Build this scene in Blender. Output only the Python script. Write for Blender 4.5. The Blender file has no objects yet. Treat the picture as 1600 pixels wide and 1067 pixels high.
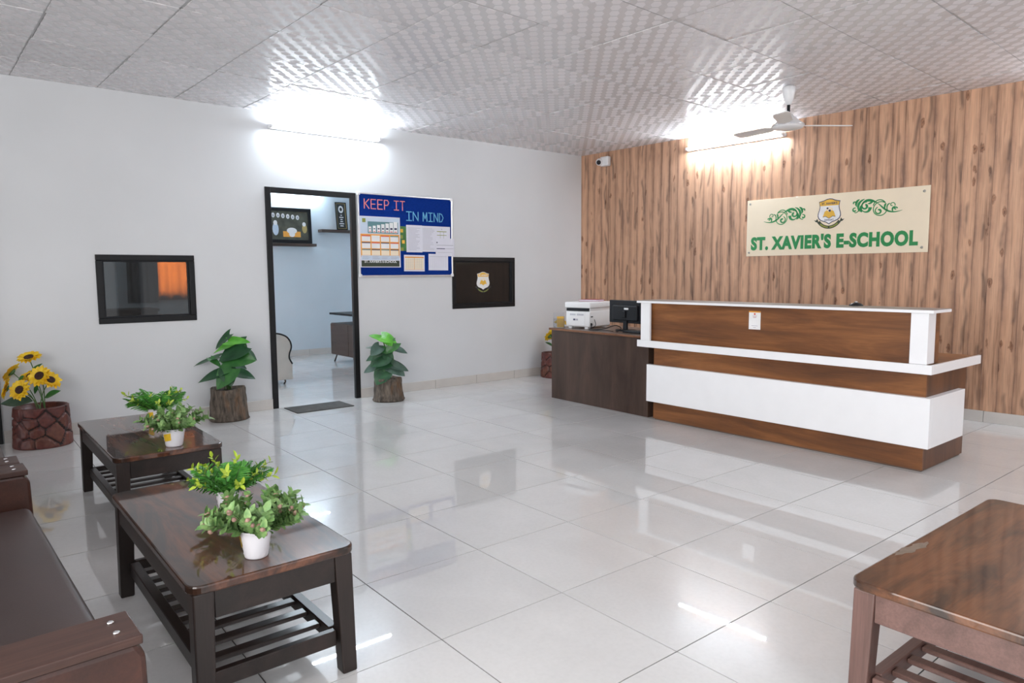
import bpy, bmesh, math, random
from mathutils import Matrix, Vector, Euler, noise
S = bpy.context.scene
COL = S.collection
PI = math.pi
rnd = random.Random(7)

# ------------------------------------------------------------------ camera, world, daylight, exposure
cam_d = bpy.data.cameras.new('camera'); cam = bpy.data.objects.new('camera', cam_d); COL.objects.link(cam)
YAW, PITCH, ROLL = -0.88428, -0.09671, -0.00631
fw = Vector((math.sin(YAW)*math.cos(PITCH), math.cos(YAW)*math.cos(PITCH), math.sin(PITCH)))
rt = Vector((math.cos(YAW), -math.sin(YAW), 0)); up = rt.cross(fw)
r2 = math.cos(ROLL)*rt + math.sin(ROLL)*up; u2 = -math.sin(ROLL)*rt + math.cos(ROLL)*up
cam.matrix_world = Matrix(((r2.x, u2.x, -fw.x, 6.91087), (r2.y, u2.y, -fw.y, -6.90028), (r2.z, u2.z, -fw.z, 1.34202), (0, 0, 0, 1)))
cam_d.sensor_fit = 'HORIZONTAL'; cam_d.sensor_width = 36; cam_d.lens = 36*1097.95/1600; cam_d.clip_start = .05
S.camera = cam

wd = bpy.data.worlds.new('sky'); S.world = wd; wd.use_nodes = True
wd.node_tree.nodes['Background'].inputs[0].default_value = (.86, .92, 1, 1)
wd.node_tree.nodes['Background'].inputs[1].default_value = 1.0

def area(name, loc, rot, sx, sy, power, col=(1, 1, 1), spread=180):
    l = bpy.data.lights.new(name, 'AREA'); l.shape = 'RECTANGLE'; l.size = sx; l.size_y = sy; l.energy = power; l.color = col
    l.spread = math.radians(spread)
    o = bpy.data.objects.new(name, l); COL.objects.link(o); o.location = loc; o.rotation_euler = rot
    return o
# daylight through the glazed front of the hall, behind the camera (faces +y) and a window on the right (faces -x)
area('daylight_front_far', (2.5, -12.9, 1.45), (math.radians(90), 0, 0), 4.0, 2.4, 55, (1, .985, .97))
area('daylight_front', (6.4, -9.3, 1.45), (math.radians(90), 0, 0), 4.2, 2.4, 262, (1, .985, .97))
area('daylight_right', (8.95, -5.5, 1.5), (math.radians(90), 0, math.radians(90)), 2.8, 2.1, 18, (1, .985, .97))
area('fill_right_far', (8.95, -2.2, 1.5), (math.radians(90), 0, math.radians(90)), 2.8, 2.1, 12, (1, .985, .97))  # added fill for the far wall corner, no window known there
area('fill_strip_right', (8.9, -6.5, 2.8), (math.radians(90), 0, math.radians(90)), 1.2, .04, 15, (.86, .94, 1))  # added fill strip out of view, lifts ceiling and walls
# sunlit yard outside the curtained office window (faces +x)
area('daylight_office', (-4.75, -4.2, 1.5), (math.radians(90), 0, math.radians(-90)),   .6, 1.1, 330, (1, .9, .75))
area('office_side_fill', (-1.6, -6.6, 1.5), (math.radians(90), 0, 0), 1.6, 1.3, 85, (.82, .92, 1))  # added fill inside the office, this side wall has no window
TUBE_POWER = 270.0

S.view_settings.view_transform = 'Standard'; S.view_settings.look = 'None'
S.view_settings.exposure = 0.1; S.view_settings.gamma = 1.0; S.view_settings.use_curve_mapping = False
S.cycles.max_bounces = 10; S.cycles.diffuse_bounces = 6; S.cycles.glossy_bounces = 5; S.cycles.transparent_max_bounces = 10
S.cycles.caustics_reflective = False; S.cycles.caustics_refractive = False; S.cycles.sample_clamp_indirect = 6

# ------------------------------------------------------------------ mesh helpers
class MB:
    def __init__(s): s.v = []; s.f = []; s.m = []; s.sm = []
    def add(s, vs, fs, mi=0, M=None, smooth=False):
        b = len(s.v)
        for p in vs:
            p = Vector(p); s.v.append(tuple(M @ p) if M is not None else tuple(p))
        for f in fs:
            s.f.append([i+b for i in f]); s.m.append(mi); s.sm.append(smooth)
        return s
    def bm(s, bm, mi=0, M=None, smooth=False):
        bm.verts.index_update()
        s.add([v.co for v in bm.verts], [[v.index for v in f.verts] for f in bm.faces], mi, M, smooth); bm.free(); return s
    def box(s, x0, y0, z0, x1, y1, z1, mi=0, M=None, bev=0, seg=2):
        if bev <= 0:
            vs = [(x0, y0, z0), (x1, y0, z0), (x1, y1, z0), (x0, y1, z0), (x0, y0, z1), (x1, y0, z1), (x1, y1, z1), (x0, y1, z1)]
            return s.add(vs, [(3, 2, 1, 0), (4, 5, 6, 7), (0, 1, 5, 4), (1, 2, 6, 5), (2, 3, 7, 6), (3, 0, 4, 7)], mi, M)
        b = bmesh.new(); bmesh.ops.create_cube(b, size=1)
        for v in b.verts: v.co = Vector(((x0+x1)/2+v.co.x*(x1-x0), (y0+y1)/2+v.co.y*(y1-y0), (z0+z1)/2+v.co.z*(z1-z0)))
        bmesh.ops.bevel(b, geom=list(b.edges), offset=bev, segments=seg, profile=.5, affect='EDGES')
        return s.bm(b, mi, M, seg > 2)
    def prism(s, poly, z0, z1, mi=0, M=None):
        n = len(poly)
        a = sum(poly[i][0]*poly[(i+1) % n][1]-poly[(i+1) % n][0]*poly[i][1] for i in range(n))
        if a < 0: poly = poly[::-1]
        vs = [(x, y, z0) for x, y in poly]+[(x, y, z1) for x, y in poly]
        fs = [list(range(n-1, -1, -1)), list(range(n, 2*n))]+[(i, (i+1) % n, n+(i+1) % n, n+i) for i in range(n)]
        return s.add(vs, fs, mi, M)
    def tube(s, pts, r, n=8, mi=0, M=None):
        pts = [Vector(p) for p in pts]; rs = r if isinstance(r, (list, tuple)) else [r]*len(pts)
        vs = []; fs = []; prev = None
        for i, p in enumerate(pts):
            t = (pts[min(i+1, len(pts)-1)]-pts[max(i-1, 0)]).normalized()
            a = Vector((0, 0, 1)) if abs(t.z) < .9 else Vector((1, 0, 0))
            if prev is not None: a = prev
            x = (a-t*a.dot(t)).normalized(); prev = x; y = t.cross(x)
            vs += [p+rs[i]*(math.cos(2*PI*k/n)*x+math.sin(2*PI*k/n)*y) for k in range(n)]
        for i in range(len(pts)-1):
            for k in range(n): fs.append((i*n+k, i*n+(k+1) % n, (i+1)*n+(k+1) % n, (i+1)*n+k))
        s.add(vs, fs, mi, M, True)
        b = len(s.v)-len(vs)
        s.f += [[b+k for k in range(n-1, -1, -1)], [b+len(vs)-n+k for k in range(n)]]; s.m += [mi]*2; s.sm += [False]*2
        return s
    def lathe(s, prof, n=32, mi=0, M=None, fn=None, smooth=True):
        vs = []; fs = []; m = len(prof)
        for i, (r, z) in enumerate(prof):
            for k in range(n):
                a = 2*PI*k/n; rr, zz = (r, z) if fn is None else fn(r, z, a, i)
                vs.append((rr*math.cos(a), rr*math.sin(a), zz))
        for i in range(m-1):
            for k in range(n): fs.append((i*n+k, i*n+(k+1) % n, (i+1)*n+(k+1) % n, (i+1)*n+k))
        if prof[0][0] > 1e-6: fs.append(list(range(n-1, -1, -1)))
        if prof[-1][0] > 1e-6: fs.append([(m-1)*n+k for k in range(n)])
        return s.add(vs, fs, mi, M, smooth)
    def text(s, body, size, x, y, z=0, mi=0, M=None, align='CENTER', xs=1, off=0, depth=.0008, sp=1):
        cu = bpy.data.curves.new('t', 'FONT'); cu.body = body; cu.size = size; cu.align_x = align; cu.extrude = depth/2; cu.offset = off
        cu.resolution_u = 4; cu.space_character = sp
        o = bpy.data.objects.new('t', cu); COL.objects.link(o)
        dg = bpy.context.evaluated_depsgraph_get(); me = bpy.data.meshes.new_from_object(o.evaluated_get(dg))
        T = Matrix.Translation((x, y, z+depth/2)) @ Matrix.Diagonal((xs, 1, 1, 1))
        if M is not None: T = M @ T
        s.add([v.co for v in me.vertices], [list(p.vertices) for p in me.polygons], mi, T)
        bpy.data.objects.remove(o); bpy.data.curves.remove(cu); bpy.data.meshes.remove(me); return s
    def ribbon(s, pts, ws, z0, z1, mi=0, M=None):
        L = []; R = []; n = len(pts); pts = [Vector((p[0], p[1])) for p in pts]
        for i, p in enumerate(pts):
            t = (pts[min(i+1, n-1)]-pts[max(i-1, 0)]).normalized(); nn = Vector((-t.y, t.x)); w = ws(i/(n-1)) if callable(ws) else ws
            L.append(p+nn*w/2); R.append(p-nn*w/2)
        vs = [(p.x, p.y, z1) for p in L]+[(p.x, p.y, z1) for p in R]+[(p.x, p.y, z0) for p in L]+[(p.x, p.y, z0) for p in R]
        fs = []
        for i in range(n-1):
            fs += [(i, n+i, n+i+1, i+1), (i, i+1, 2*n+i+1, 2*n+i), (n+i+1, n+i, 3*n+i, 3*n+i+1)]
        return s.add(vs, fs, mi, M)
    def data(s, name, mats):
        me = bpy.data.meshes.new(name); me.from_pydata(s.v, [], s.f)
        for m in (mats if isinstance(mats, (list, tuple)) else [mats]): me.materials.append(m)
        me.polygons.foreach_set('material_index', s.m); me.polygons.foreach_set('use_smooth', s.sm); me.update()
        return me
    def build(s, name, mats, parent=None, loc=None, rot=None):
        return put(name, s.data(name, mats), parent, loc, rot)
def put(name, me, parent=None, loc=None, rot=None):
    o = bpy.data.objects.new(name, me); COL.objects.link(o)
    if parent is not None: o.parent = parent
    if loc is not None: o.location = loc
    if rot is not None: o.rotation_euler = rot
    return o
def thing(name, label, cat, loc=(0, 0, 0), rot=(0, 0, 0), group=None):
    o = bpy.data.objects.new(name, None); COL.objects.link(o); o.location = loc; o.rotation_euler = rot; o.empty_display_size = .1
    return tag(o, label, cat, group)
def tag(o, label, cat, group=None):
    o['label'] = label; o['category'] = cat
    if group: o['group'] = group
    return o
def struct(o): o['kind'] = 'structure'; return o
def stuff(o): o['kind'] = 'stuff'; return o
def sroot(name, loc=(0, 0, 0), rot=(0, 0, 0)):
    o = bpy.data.objects.new(name, None); COL.objects.link(o); o.location = loc; o.rotation_euler = rot; return struct(o)
def copy_tree(o, parent=None):
    c = o.copy(); COL.objects.link(c)
    if parent is not None: c.parent = parent
    for ch in list(o.children): copy_tree(ch, c)
    return c

# ------------------------------------------------------------------ materials
def newmat(name):
    m = bpy.data.materials.new(name); m.use_nodes = True; nt = m.node_tree
    return m, nt, nt.nodes['Principled BSDF']
def N(nt, t, **kw):
    n = nt.nodes.new(t)
    for k, v in kw.items():
        if hasattr(n, k) and not k.isdigit(): setattr(n, k, v)
    return n
def coords(nt, scale=(1, 1, 1), rand=False):
    tc = N(nt, 'ShaderNodeTexCoord'); mp = N(nt, 'ShaderNodeMapping'); mp.inputs['Scale'].default_value = scale
    src = tc.outputs['Object']
    if rand:
        oi = N(nt, 'ShaderNodeObjectInfo'); mu = N(nt, 'ShaderNodeVectorMath', operation='SCALE'); mu.inputs[0].default_value = (17.3, 9.1, 31.7)
        nt.links.new(oi.outputs['Random'], mu.inputs['Scale'])
        ad = N(nt, 'ShaderNodeVectorMath', operation='ADD'); nt.links.new(src, ad.inputs[0]); nt.links.new(mu.outputs[0], ad.inputs[1]); src = ad.outputs[0]
    nt.links.new(src, mp.inputs['Vector']); return mp.outputs['Vector']
def noise_tex(nt, vec, scale, detail=3, rough=.5, dist=0):
    n = N(nt, 'ShaderNodeTexNoise'); n.inputs['Scale'].default_value = scale; n.inputs['Detail'].default_value = detail
    n.inputs['Roughness'].default_value = rough; n.inputs['Distortion'].default_value = dist
    nt.links.new(vec, n.inputs['Vector']); return n.outputs['Fac']
def ramp(nt, fac, stops):
    r = N(nt, 'ShaderNodeValToRGB'); e = r.color_ramp.elements
    while len(e) < len(stops): e.new(.5)
    for i, (p, c) in enumerate(stops): e[i].position = p; e[i].color = (c[0], c[1], c[2], 1) if hasattr(c, '__len__') else (c, c, c, 1)
    nt.links.new(fac, r.inputs['Fac']); return r.outputs['Color']
def mixc(nt, a, b, fac, mode='MIX'):
    m = N(nt, 'ShaderNodeMix', data_type='RGBA', blend_type=mode)
    for sock, v in ((m.inputs[0], fac), (m.inputs[6], a), (m.inputs[7], b)):
        if hasattr(v, 'is_output') or isinstance(v, bpy.types.NodeSocket): nt.links.new(v, sock)
        elif hasattr(v, '__len__'): sock.default_value = (v[0], v[1], v[2], 1)
        else: sock.default_value = v
    return m.outputs[2]
def math_(nt, op, a, b=None, clamp=False):
    m = N(nt, 'ShaderNodeMath', operation=op); m.use_clamp = clamp
    for i, v in enumerate((a, b)):
        if v is None: continue
        if isinstance(v, bpy.types.NodeSocket): nt.links.new(v, m.inputs[i])
        else: m.inputs[i].default_value = v
    return m.outputs[0]
def bump(nt, bsdf, h, strength=.2, dist=.002):
    b = N(nt, 'ShaderNodeBump'); b.inputs['Strength'].default_value = strength; b.inputs['Distance'].default_value = dist
    nt.links.new(h, b.inputs['Height']); nt.links.new(b.outputs['Normal'], bsdf.inputs['Normal'])
def mat(name, col, rough=.5, metal=0, var=.06, vs=8, bmp=0, bs=60, coat=0, rand=False, spec=None, emis=None, estr=0, sub=None):
    m, nt, p = newmat(name); v = coords(nt, rand=rand); n = noise_tex(nt, v, vs, 4)
    lo = tuple(c*(1-var) for c in col); hi = tuple(min(1, c*(1+var)) for c in col)
    nt.links.new(ramp(nt, n, [(.3, lo), (.7, hi)]), p.inputs['Base Color'])
    p.inputs['Roughness'].default_value = rough; p.inputs['Metallic'].default_value = metal; p.inputs['Coat Weight'].default_value = coat
    if spec is not None: p.inputs['Specular IOR Level'].default_value = spec
    if bmp: bump(nt, p, noise_tex(nt, v, bs, 3), bmp)
    if emis: p.inputs['Emission Color'].default_value = (*emis, 1); p.inputs['Emission Strength'].default_value = estr
    return m
def wood(name, dark, mid, light, axis='x', rough=.35, coat=0, coat_rough=.05, s=1.0, cross=5, fine=.35, rand=False, dist=.8):
    m, nt, p = newmat(name)
    a, c = 1.1*s, cross*s
    sc = {'x': (a, c, c), 'y': (c, a, c), 'z': (c, c, a)}[axis]
    v = coords(nt, sc, rand); n = noise_tex(nt, v, 1.0, 5, .6, dist)
    k = .60 if coat > .5 else 1.0
    col = ramp(nt, n, [(.5-.18*k, dark), (.5, mid), (.5+.18*k, light)])
    sf = {'x': (6, 160, 160), 'y': (160, 6, 160), 'z': (160, 160, 6)}[axis]
    f = noise_tex(nt, coords(nt, sf, rand), 1.0, 3, .6)
    col = mixc(nt, col, ramp(nt, f, [(.35, .45), (.65, 1.0)]), fine, 'MULTIPLY')
    nt.links.new(col, p.inputs['Base Color']); p.inputs['Roughness'].default_value = rough
    p.inputs['Coat Weight'].default_value = coat; p.inputs['Coat Roughness'].default_value = coat_rough
    p.inputs['Specular IOR Level'].default_value = .15 if coat > .5 else .4
    return m

# white paint
M_WALL = mat('white_paint', (.66, .67, .685), .55, var=.025, vs=1.5, bmp=.12, bs=25)
M_BLUE = mat('pale_blue_paint', (.60, .665, .715), .6, var=.03, vs=2, bmp=.1, bs=30)
M_GROUT = mat('grout', (.08, .077, .073), .8)
M_SKIRT = mat('beige_skirting_tile', (.60, .565, .53), .25, var=.05, vs=4, rand=True)
M_GRID = mat('ceiling_grid_metal', (.46, .45, .45), .4, var=.03)
M_BLACK = mat('black_frame', (.010, .010, .011), .4, var=.1, spec=.25)
M_CEMENT = mat('plain_concrete', (.5, .5, .5), .8)
def floor_mat():
    m, nt, p = newmat('vitrified_tile'); v = coords(nt, (1, 1, 1), True)
    n = noise_tex(nt, v, 2.2, 5, .6, .6); n2 = noise_tex(nt, v, 60, 2)
    c = ramp(nt, n, [(.3, (.68, .675, .67)), (.7, (.74, .735, .73))])
    c = mixc(nt, c, ramp(nt, n2, [(.3, .93), (.6, 1)]), .5, 'MULTIPLY')
    oi = N(nt, 'ShaderNodeObjectInfo')
    c = mixc(nt, c, ramp(nt, oi.outputs['Random'], [(0, .955), (1, 1)]), 1, 'MULTIPLY')
    nt.links.new(c, p.inputs['Base Color'])
    nt.links.new(ramp(nt, noise_tex(nt, v, 5, 3), [(.3, .20), (.75, .27)]), p.inputs['Roughness']); p.inputs['Coat Weight'].default_value = .85; p.inputs['Coat Roughness'].default_value = .015; p.inputs['Specular IOR Level'].default_value = .12
    p.inputs['IOR'].default_value = 1.52
    bump(nt, p, noise_tex(nt, v, 2.5, 1), .02, .01)
    return m
M_TILE = floor_mat()
def ceil_mat():
    m, nt, p = newmat('printed_ceiling_tile'); tc = N(nt, 'ShaderNodeTexCoord'); sp = N(nt, 'ShaderNodeSeparateXYZ')
    nt.links.new(tc.outputs['Object'], sp.inputs[0]); per = .6/9*math.sqrt(2)
    def cell(v_): return math_(nt, 'ABSOLUTE', math_(nt, 'SUBTRACT', math_(nt, 'FRACT', math_(nt, 'ADD', math_(nt, 'DIVIDE', math_(nt, 'MULTIPLY', v_, .70711), per), 100)), .5))
    ca = cell(math_(nt, 'ADD', sp.outputs[0], sp.outputs[1])); cb = cell(math_(nt, 'SUBTRACT', sp.outputs[0], sp.outputs[1]))
    bb = math_(nt, 'DIVIDE', cb, .44); dm = math_(nt, 'MAXIMUM', bb, math_(nt, 'ADD', math_(nt, 'DIVIDE', ca, .35), math_(nt, 'MULTIPLY', bb, .42)))
    mask = ramp(nt, dm, [(.93, 1), (1.0, 0)])
    nz = noise_tex(nt, tc.outputs['Object'], 3, 3)
    base = mixc(nt, (.70, .685, .70), (.80, .77, .785), mask)
    base = mixc(nt, base, ramp(nt, nz, [(.3, .95), (.7, 1)]), 1, 'MULTIPLY')
    oi = N(nt, 'ShaderNodeObjectInfo'); base = mixc(nt, base, ramp(nt, oi.outputs['Random'], [(0, .93), (1, 1)]), 1, 'MULTIPLY')
    nt.links.new(base, p.inputs['Base Color'])
    nt.links.new(ramp(nt, mask, [(0, .26), (1, .8)]), p.inputs['Roughness'])
    nt.links.new(ramp(nt, mask, [(0, .4), (1, .10)]), p.inputs['Specular IOR Level'])
    bump(nt, p, noise_tex(nt, tc.outputs['Object'], 3, 0), .012, .01)
    return m
M_CEIL = ceil_mat()
PW = .1195
def plank_mat():
    m, nt, p = newmat('rustic_wood_cladding')
    v = coords(nt, (1, 1, 1), True)
    # ragged dark streaks that follow the plank edges
    tc = N(nt, 'ShaderNodeTexCoord'); sp = N(nt, 'ShaderNodeSeparateXYZ'); nt.links.new(tc.outputs['Object'], sp.inputs[0])
    def mapped(sc):
        m_ = N(nt, 'ShaderNodeMapping'); m_.inputs['Scale'].default_value = sc; nt.links.new(v, m_.inputs['Vector']); return m_.outputs[0]
    wav = noise_tex(nt, mapped((3, 1, 2.2)), 1.0, 4, .6)
    u = math_(nt, 'ABSOLUTE', math_(nt, 'ADD', math_(nt, 'DIVIDE', sp.outputs[0], PW), math_(nt, 'MULTIPLY', math_(nt, 'SUBTRACT', wav, .5), .9)))
    tone = ramp(nt, u, [(0, (.64, .39, .255)), (.26, (.58, .35, .228)), (.44, (.45, .265, .175)), (.58, (.27, .16, .115))])
    # broken fissures: a thin wandering line, switched on and off along the plank
    fw = noise_tex(nt, mapped((1, 1, 1.15)), 1.0, 3, .6)
    fl_ = math_(nt, 'ABSOLUTE', math_(nt, 'ADD', math_(nt, 'DIVIDE', sp.outputs[0], PW), math_(nt, 'MULTIPLY', math_(nt, 'SUBTRACT', fw, .60), 1.7)))
    on = ramp(nt, noise_tex(nt, mapped((5, 1, 3.1)), 1.0, 2), [(.5, 0), (.6, 1)])
    fis = math_(nt, 'MULTIPLY', ramp(nt, fl_, [(.03, 1), (.2, 0)]), on)
    tone = mixc(nt, tone, (.11, .07, .055), math_(nt, 'MULTIPLY', fis, .62))
    st = noise_tex(nt, mapped((30, 30, 1.2)), 1.0, 4, .6, .6)
    tone = mixc(nt, tone, ramp(nt, st, [(.32, (.50, .44, .40)), (.47, (1, 1, 1)), (.7, (1.0, .96, .92))]), .8, 'MULTIPLY')
    tone = mixc(nt, tone, ramp(nt, noise_tex(nt, mapped((120, 120, 4)), 1, 2), [(.35, .72), (.6, 1.05)]), .5, 'MULTIPLY')
    # knots with a dark rim, warped so that they read as twists in the grain
    kv = mapped((13, 9, 5.2)); kd = N(nt, 'ShaderNodeVectorMath', operation='ADD'); nz3 = N(nt, 'ShaderNodeTexNoise'); nz3.inputs['Scale'].default_value = 3; nt.links.new(kv, nz3.inputs['Vector'])
    sc3 = N(nt, 'ShaderNodeVectorMath', operation='SCALE'); nt.links.new(nz3.outputs['Color'], sc3.inputs[0]); sc3.inputs['Scale'].default_value = .45
    nt.links.new(kv, kd.inputs[0]); nt.links.new(sc3.outputs[0], kd.inputs[1])
    vo = N(nt, 'ShaderNodeTexVoronoi'); vo.inputs['Scale'].default_value = 1.0; nt.links.new(kd.outputs[0], vo.inputs['Vector'])
    spc = N(nt, 'ShaderNodeSeparateColor'); nt.links.new(vo.outputs['Color'], spc.inputs[0])
    kn = ramp(nt, vo.outputs['Distance'], [(.06, (.20, .14, .11)), (.12, (.66, .54, .46)), (.17, (.34, .26, .22)), (.26, (1, 1, 1))])
    tone = mixc(nt, tone, kn, math_(nt, 'MULTIPLY', ramp(nt, spc.outputs[0], [(.76, 0), (.80, 1)]), .85), 'MULTIPLY')
    oi = N(nt, 'ShaderNodeObjectInfo'); tone = mixc(nt, tone, ramp(nt, oi.outputs['Random'], [(0, (.9, .88, .87)), (1, (1.08, 1.06, 1.05))]), 1, 'MULTIPLY')
    nt.links.new(tone, p.inputs['Base Color']); p.inputs['Roughness'].default_value = .42; p.inputs['Specular IOR Level'].default_value = .35
    return m
M_PLANK = plank_mat()
def pane_mat(name, T, film=None):
    m = bpy.data.materials.new(name); m.use_nodes = True; nt = m.node_tree; nt.nodes.clear()
    out = N(nt, 'ShaderNodeOutputMaterial'); tr = N(nt, 'ShaderNodeBsdfTransparent'); gl = N(nt, 'ShaderNodeBsdfGlossy'); mx = N(nt, 'ShaderNodeMixShader')
    fr = N(nt, 'ShaderNodeFresnel'); fr.inputs['IOR'].default_value = 1.45
    nz = noise_tex(nt, coords(nt), 3, 2); nt.links.new(ramp(nt, nz, [(0, tuple(t*.95 for t in T)), (1, T)]), tr.inputs['Color'])
    gl.inputs['Roughness'].default_value = .02
    nt.links.new(fr.outputs[0], mx.inputs[0]); nt.links.new(tr.outputs[0], mx.inputs[1]); nt.links.new(gl.outputs[0], mx.inputs[2]); nt.links.new(mx.outputs[0], out.inputs['Surface'])
    return m
M_TINT = pane_mat('tinted_glass', (.29, .29, .285))
M_CLEAR = pane_mat('clear_glass', (.95, .97, .96))
M_DARKPANE = mat('black_film_glass', (.012, .012, .012), .06, var=.1)
def curtain_mat():
    m = bpy.data.materials.new('orange_curtain'); m.use_nodes = True; nt = m.node_tree; nt.nodes.clear()
    out = N(nt, 'ShaderNodeOutputMaterial'); d = N(nt, 'ShaderNodeBsdfDiffuse'); t = N(nt, 'ShaderNodeBsdfTranslucent'); mx = N(nt, 'ShaderNodeMixShader')
    c = ramp(nt, noise_tex(nt, coords(nt, (40, 40, 3)), 1, 3), [(.3, (.30, .075, .012)), (.7, (.42, .11, .018))])
    nt.links.new(c, t.inputs['Color']); d.inputs['Color'].default_value = (.10, .055, .035, 1); mx.inputs[0].default_value = .55
    nt.links.new(d.outputs[0], mx.inputs[1]); nt.links.new(t.outputs[0], mx.inputs[2]); nt.links.new(mx.outputs[0], out.inputs['Surface']); return m
M_CURT = curtain_mat()
M_CURT_DARK = mat('grey_curtain', (.10, .10, .105), .9, vs=20, bmp=.2)
M_TUBE = mat('lit_tube', (.9, .95, 1), .3, emis=(.80, .91, 1.0), estr=TUBE_POWER)
M_OTUBE = mat('lit_office_tube', (.9, .95, 1), .3, emis=(.72, .88, 1.0), estr=250)
M_WPLAST = mat('white_plastic', (.78, .78, .79), .35, var=.02)
M_WLAM = mat('white_laminate', (.90, .905, .925), .25, var=.012)
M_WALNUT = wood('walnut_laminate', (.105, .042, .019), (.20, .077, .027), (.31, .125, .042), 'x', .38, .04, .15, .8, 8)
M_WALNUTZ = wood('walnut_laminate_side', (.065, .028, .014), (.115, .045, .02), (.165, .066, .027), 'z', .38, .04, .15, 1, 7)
M_DESKF = wood('dark_laminate', (.040, .022, .016), (.062, .036, .026), (.085, .05, .036), 'z', .4, 0, .1, 1, 6)
M_DESKT = wood('desk_top_laminate', (.10, .075, .06), (.14, .10, .08), (.19, .14, .11), 'x', .35, .1, .1, 1, 8)
M_LIP = wood('brown_lipping', (.13, .055, .028), (.19, .08, .04), (.24, .11, .055), 'x', .35)
def table_top_mat(name, dk, md, lt):
    return wood(name, dk, md, lt, 'x', .45, .9, .03, 1.3, 5.5, .3, dist=.7)
M_TTOP = table_top_mat('varnished_dark_top', (.022, .012, .008), (.070, .026, .014), (.145, .052, .023))
M_TTOP2 = table_top_mat('varnished_brown_top', (.030, .015, .009), (.092, .037, .016), (.165, .064, .026))
M_TLEG = wood('dark_stained_leg', (.013, .009, .0075), (.021, .0135, .011), (.032, .019, .016), 'z', .4, .1, .2, 1, 10)
M_TRAIL = wood('dark_stained_rail', (.013, .009, .0075), (.021, .0135, .011), (.032, .019, .016), 'x', .4, .1, .2, 1, 10)
M_TSLAT = wood('dark_stained_slat', (.022, .016, .014), (.036, .025, .022), (.055, .036, .03), 'y', .33, .35, .2, 1, 10)
M_T3LEG = wood('lit_brown_leg', (.105, .056, .046), (.145, .078, .065), (.18, .098, .082), 'z', .4, .3, .25, 1, 10)  # lit copy of the dark stained leg, front light put into its colour
M_T3RAIL = wood('lit_brown_rail', (.105, .056, .046), (.145, .078, .065), (.18, .098, .082), 'x', .4, .3, .25, 1, 10)  # rails and slats likewise: the light on them is put into the colour
M_LEATHER = mat('brown_leatherette', (.056, .034, .030), .45, var=.12, vs=3, bmp=.15, bs=220)
M_ARMP = wood('polished_arm_panel', (.034, .013, .009), (.056, .020, .013), (.085, .029, .017), 'x', .42, .05, .15, 1, 5)
M_ARMT = wood('arm_board', (.04, .019, .014), (.06, .027, .020), (.09, .042, .029), 'y', .45, .05, .2, 1, 26)
M_CHROME = mat('chrome', (.85, .85, .86), .12, 1)
M_ALU = mat('aluminium', (.72, .73, .75), .32, .9)
M_FELT = mat('blue_felt', (.005, .028, .20), .95, spec=.05, var=.12, vs=60, bmp=.2, bs=300)
M_PAPER = mat('paper', (.72, .72, .80), .7, var=.02)
M_CREAM = mat('cream_sign_panel', (.87, .755, .575), .4, var=.015)
M_GREEN = mat('green_vinyl', (.008, .235, .06), .4, var=.05)
M_SCREW = mat('sign_screw', (.38, .37, .34), .3, .8)
M_GREYTOP = mat('grey_top_laminate', (.30, .27, .25), .3, var=.05, vs=5)
M_RUBBER = mat('dark_mat_rubber', (.055, .053, .05), .85, var=.25, vs=14, bmp=.5, bs=220)
M_SOIL = mat('dark_filler', (.025, .018, .014), .9, bmp=.6, bs=60)
M_POT = mat('white_ceramic', (.80, .79, .83), .25, var=.015)
M_YEL = mat('yellow_label', (.78, .50, .03), .5, var=.1, vs=60)
M_DKPLAST = mat('black_plastic', (.011, .012, .015), .4, var=.1, spec=.25)
M_ORANGEP = mat('orange_print', (.80, .36, .06), .6)
M_REDP = mat('red_print', (.62, .08, .06), .6)
M_NAVYP = mat('navy_print', (.03, .035, .09), .6)
M_GREYP = mat('grey_print', (.42, .42, .48), .6)
M_TEALP = mat('teal_print', (.10, .22, .24), .6)
M_BLUEP = mat('pale_blue_print', (.55, .64, .75), .6)
M_DKGREENP = mat('dark_green_print', (.03, .04, .022), .6)
M_OLIVEP = mat('olive_print', (.25, .28, .05), .6)
M_PINK = mat('pink_letters', (.72, .22, .22), .6)
M_CYAN = mat('light_blue_letters', (.14, .46, .68), .6)
M_YELP = mat('yellow_print', (.78, .46, .05), .5)
M_BLACKP = mat('black_print', (.02, .02, .02), .5)
M_WHITEP = mat('white_print', (.82, .82, .82), .5)
def bark_mat():
    m, nt, p = newmat('bark'); v = coords(nt, (1, 1, .28)); n = noise_tex(nt, v, 26, 6, .65, .6)
    c = ramp(nt, n, [(.32, (.020, .015, .012)), (.48, (.085, .066, .05)), (.66, (.17, .135, .105))])
    o = noise_tex(nt, coords(nt, (1, 1, .4)), 7, 3); c = mixc(nt, c, (.20, .095, .035), ramp(nt, o, [(.58, 0), (.7, .75)]))
    nt.links.new(c, p.inputs['Base Color']); p.inputs['Roughness'].default_value = .8; bump(nt, p, n, .8, .01); return m
M_BARK = bark_mat()
def stone_mat():
    m, nt, p = newmat('painted_stone_pot'); v = coords(nt); n = noise_tex(nt, v, 5, 4, .6); n2 = noise_tex(nt, v, 40, 4)
    c = ramp(nt, n, [(.3, (.06, .015, .014)), (.5, (.125, .030, .022)), (.7, (.15, .055, .03))])
    c = mixc(nt, c, ramp(nt, n2, [(.3, .55), (.65, 1.1)]), .7, 'MULTIPLY')
    nt.links.new(c, p.inputs['Base Color']); p.inputs['Roughness'].default_value = .42; bump(nt, p, n2, .3, .004); return m
M_STONE = stone_mat()
M_MORTAR = mat('dark_pot_grooves', (.018, .009, .008), .6)
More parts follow.
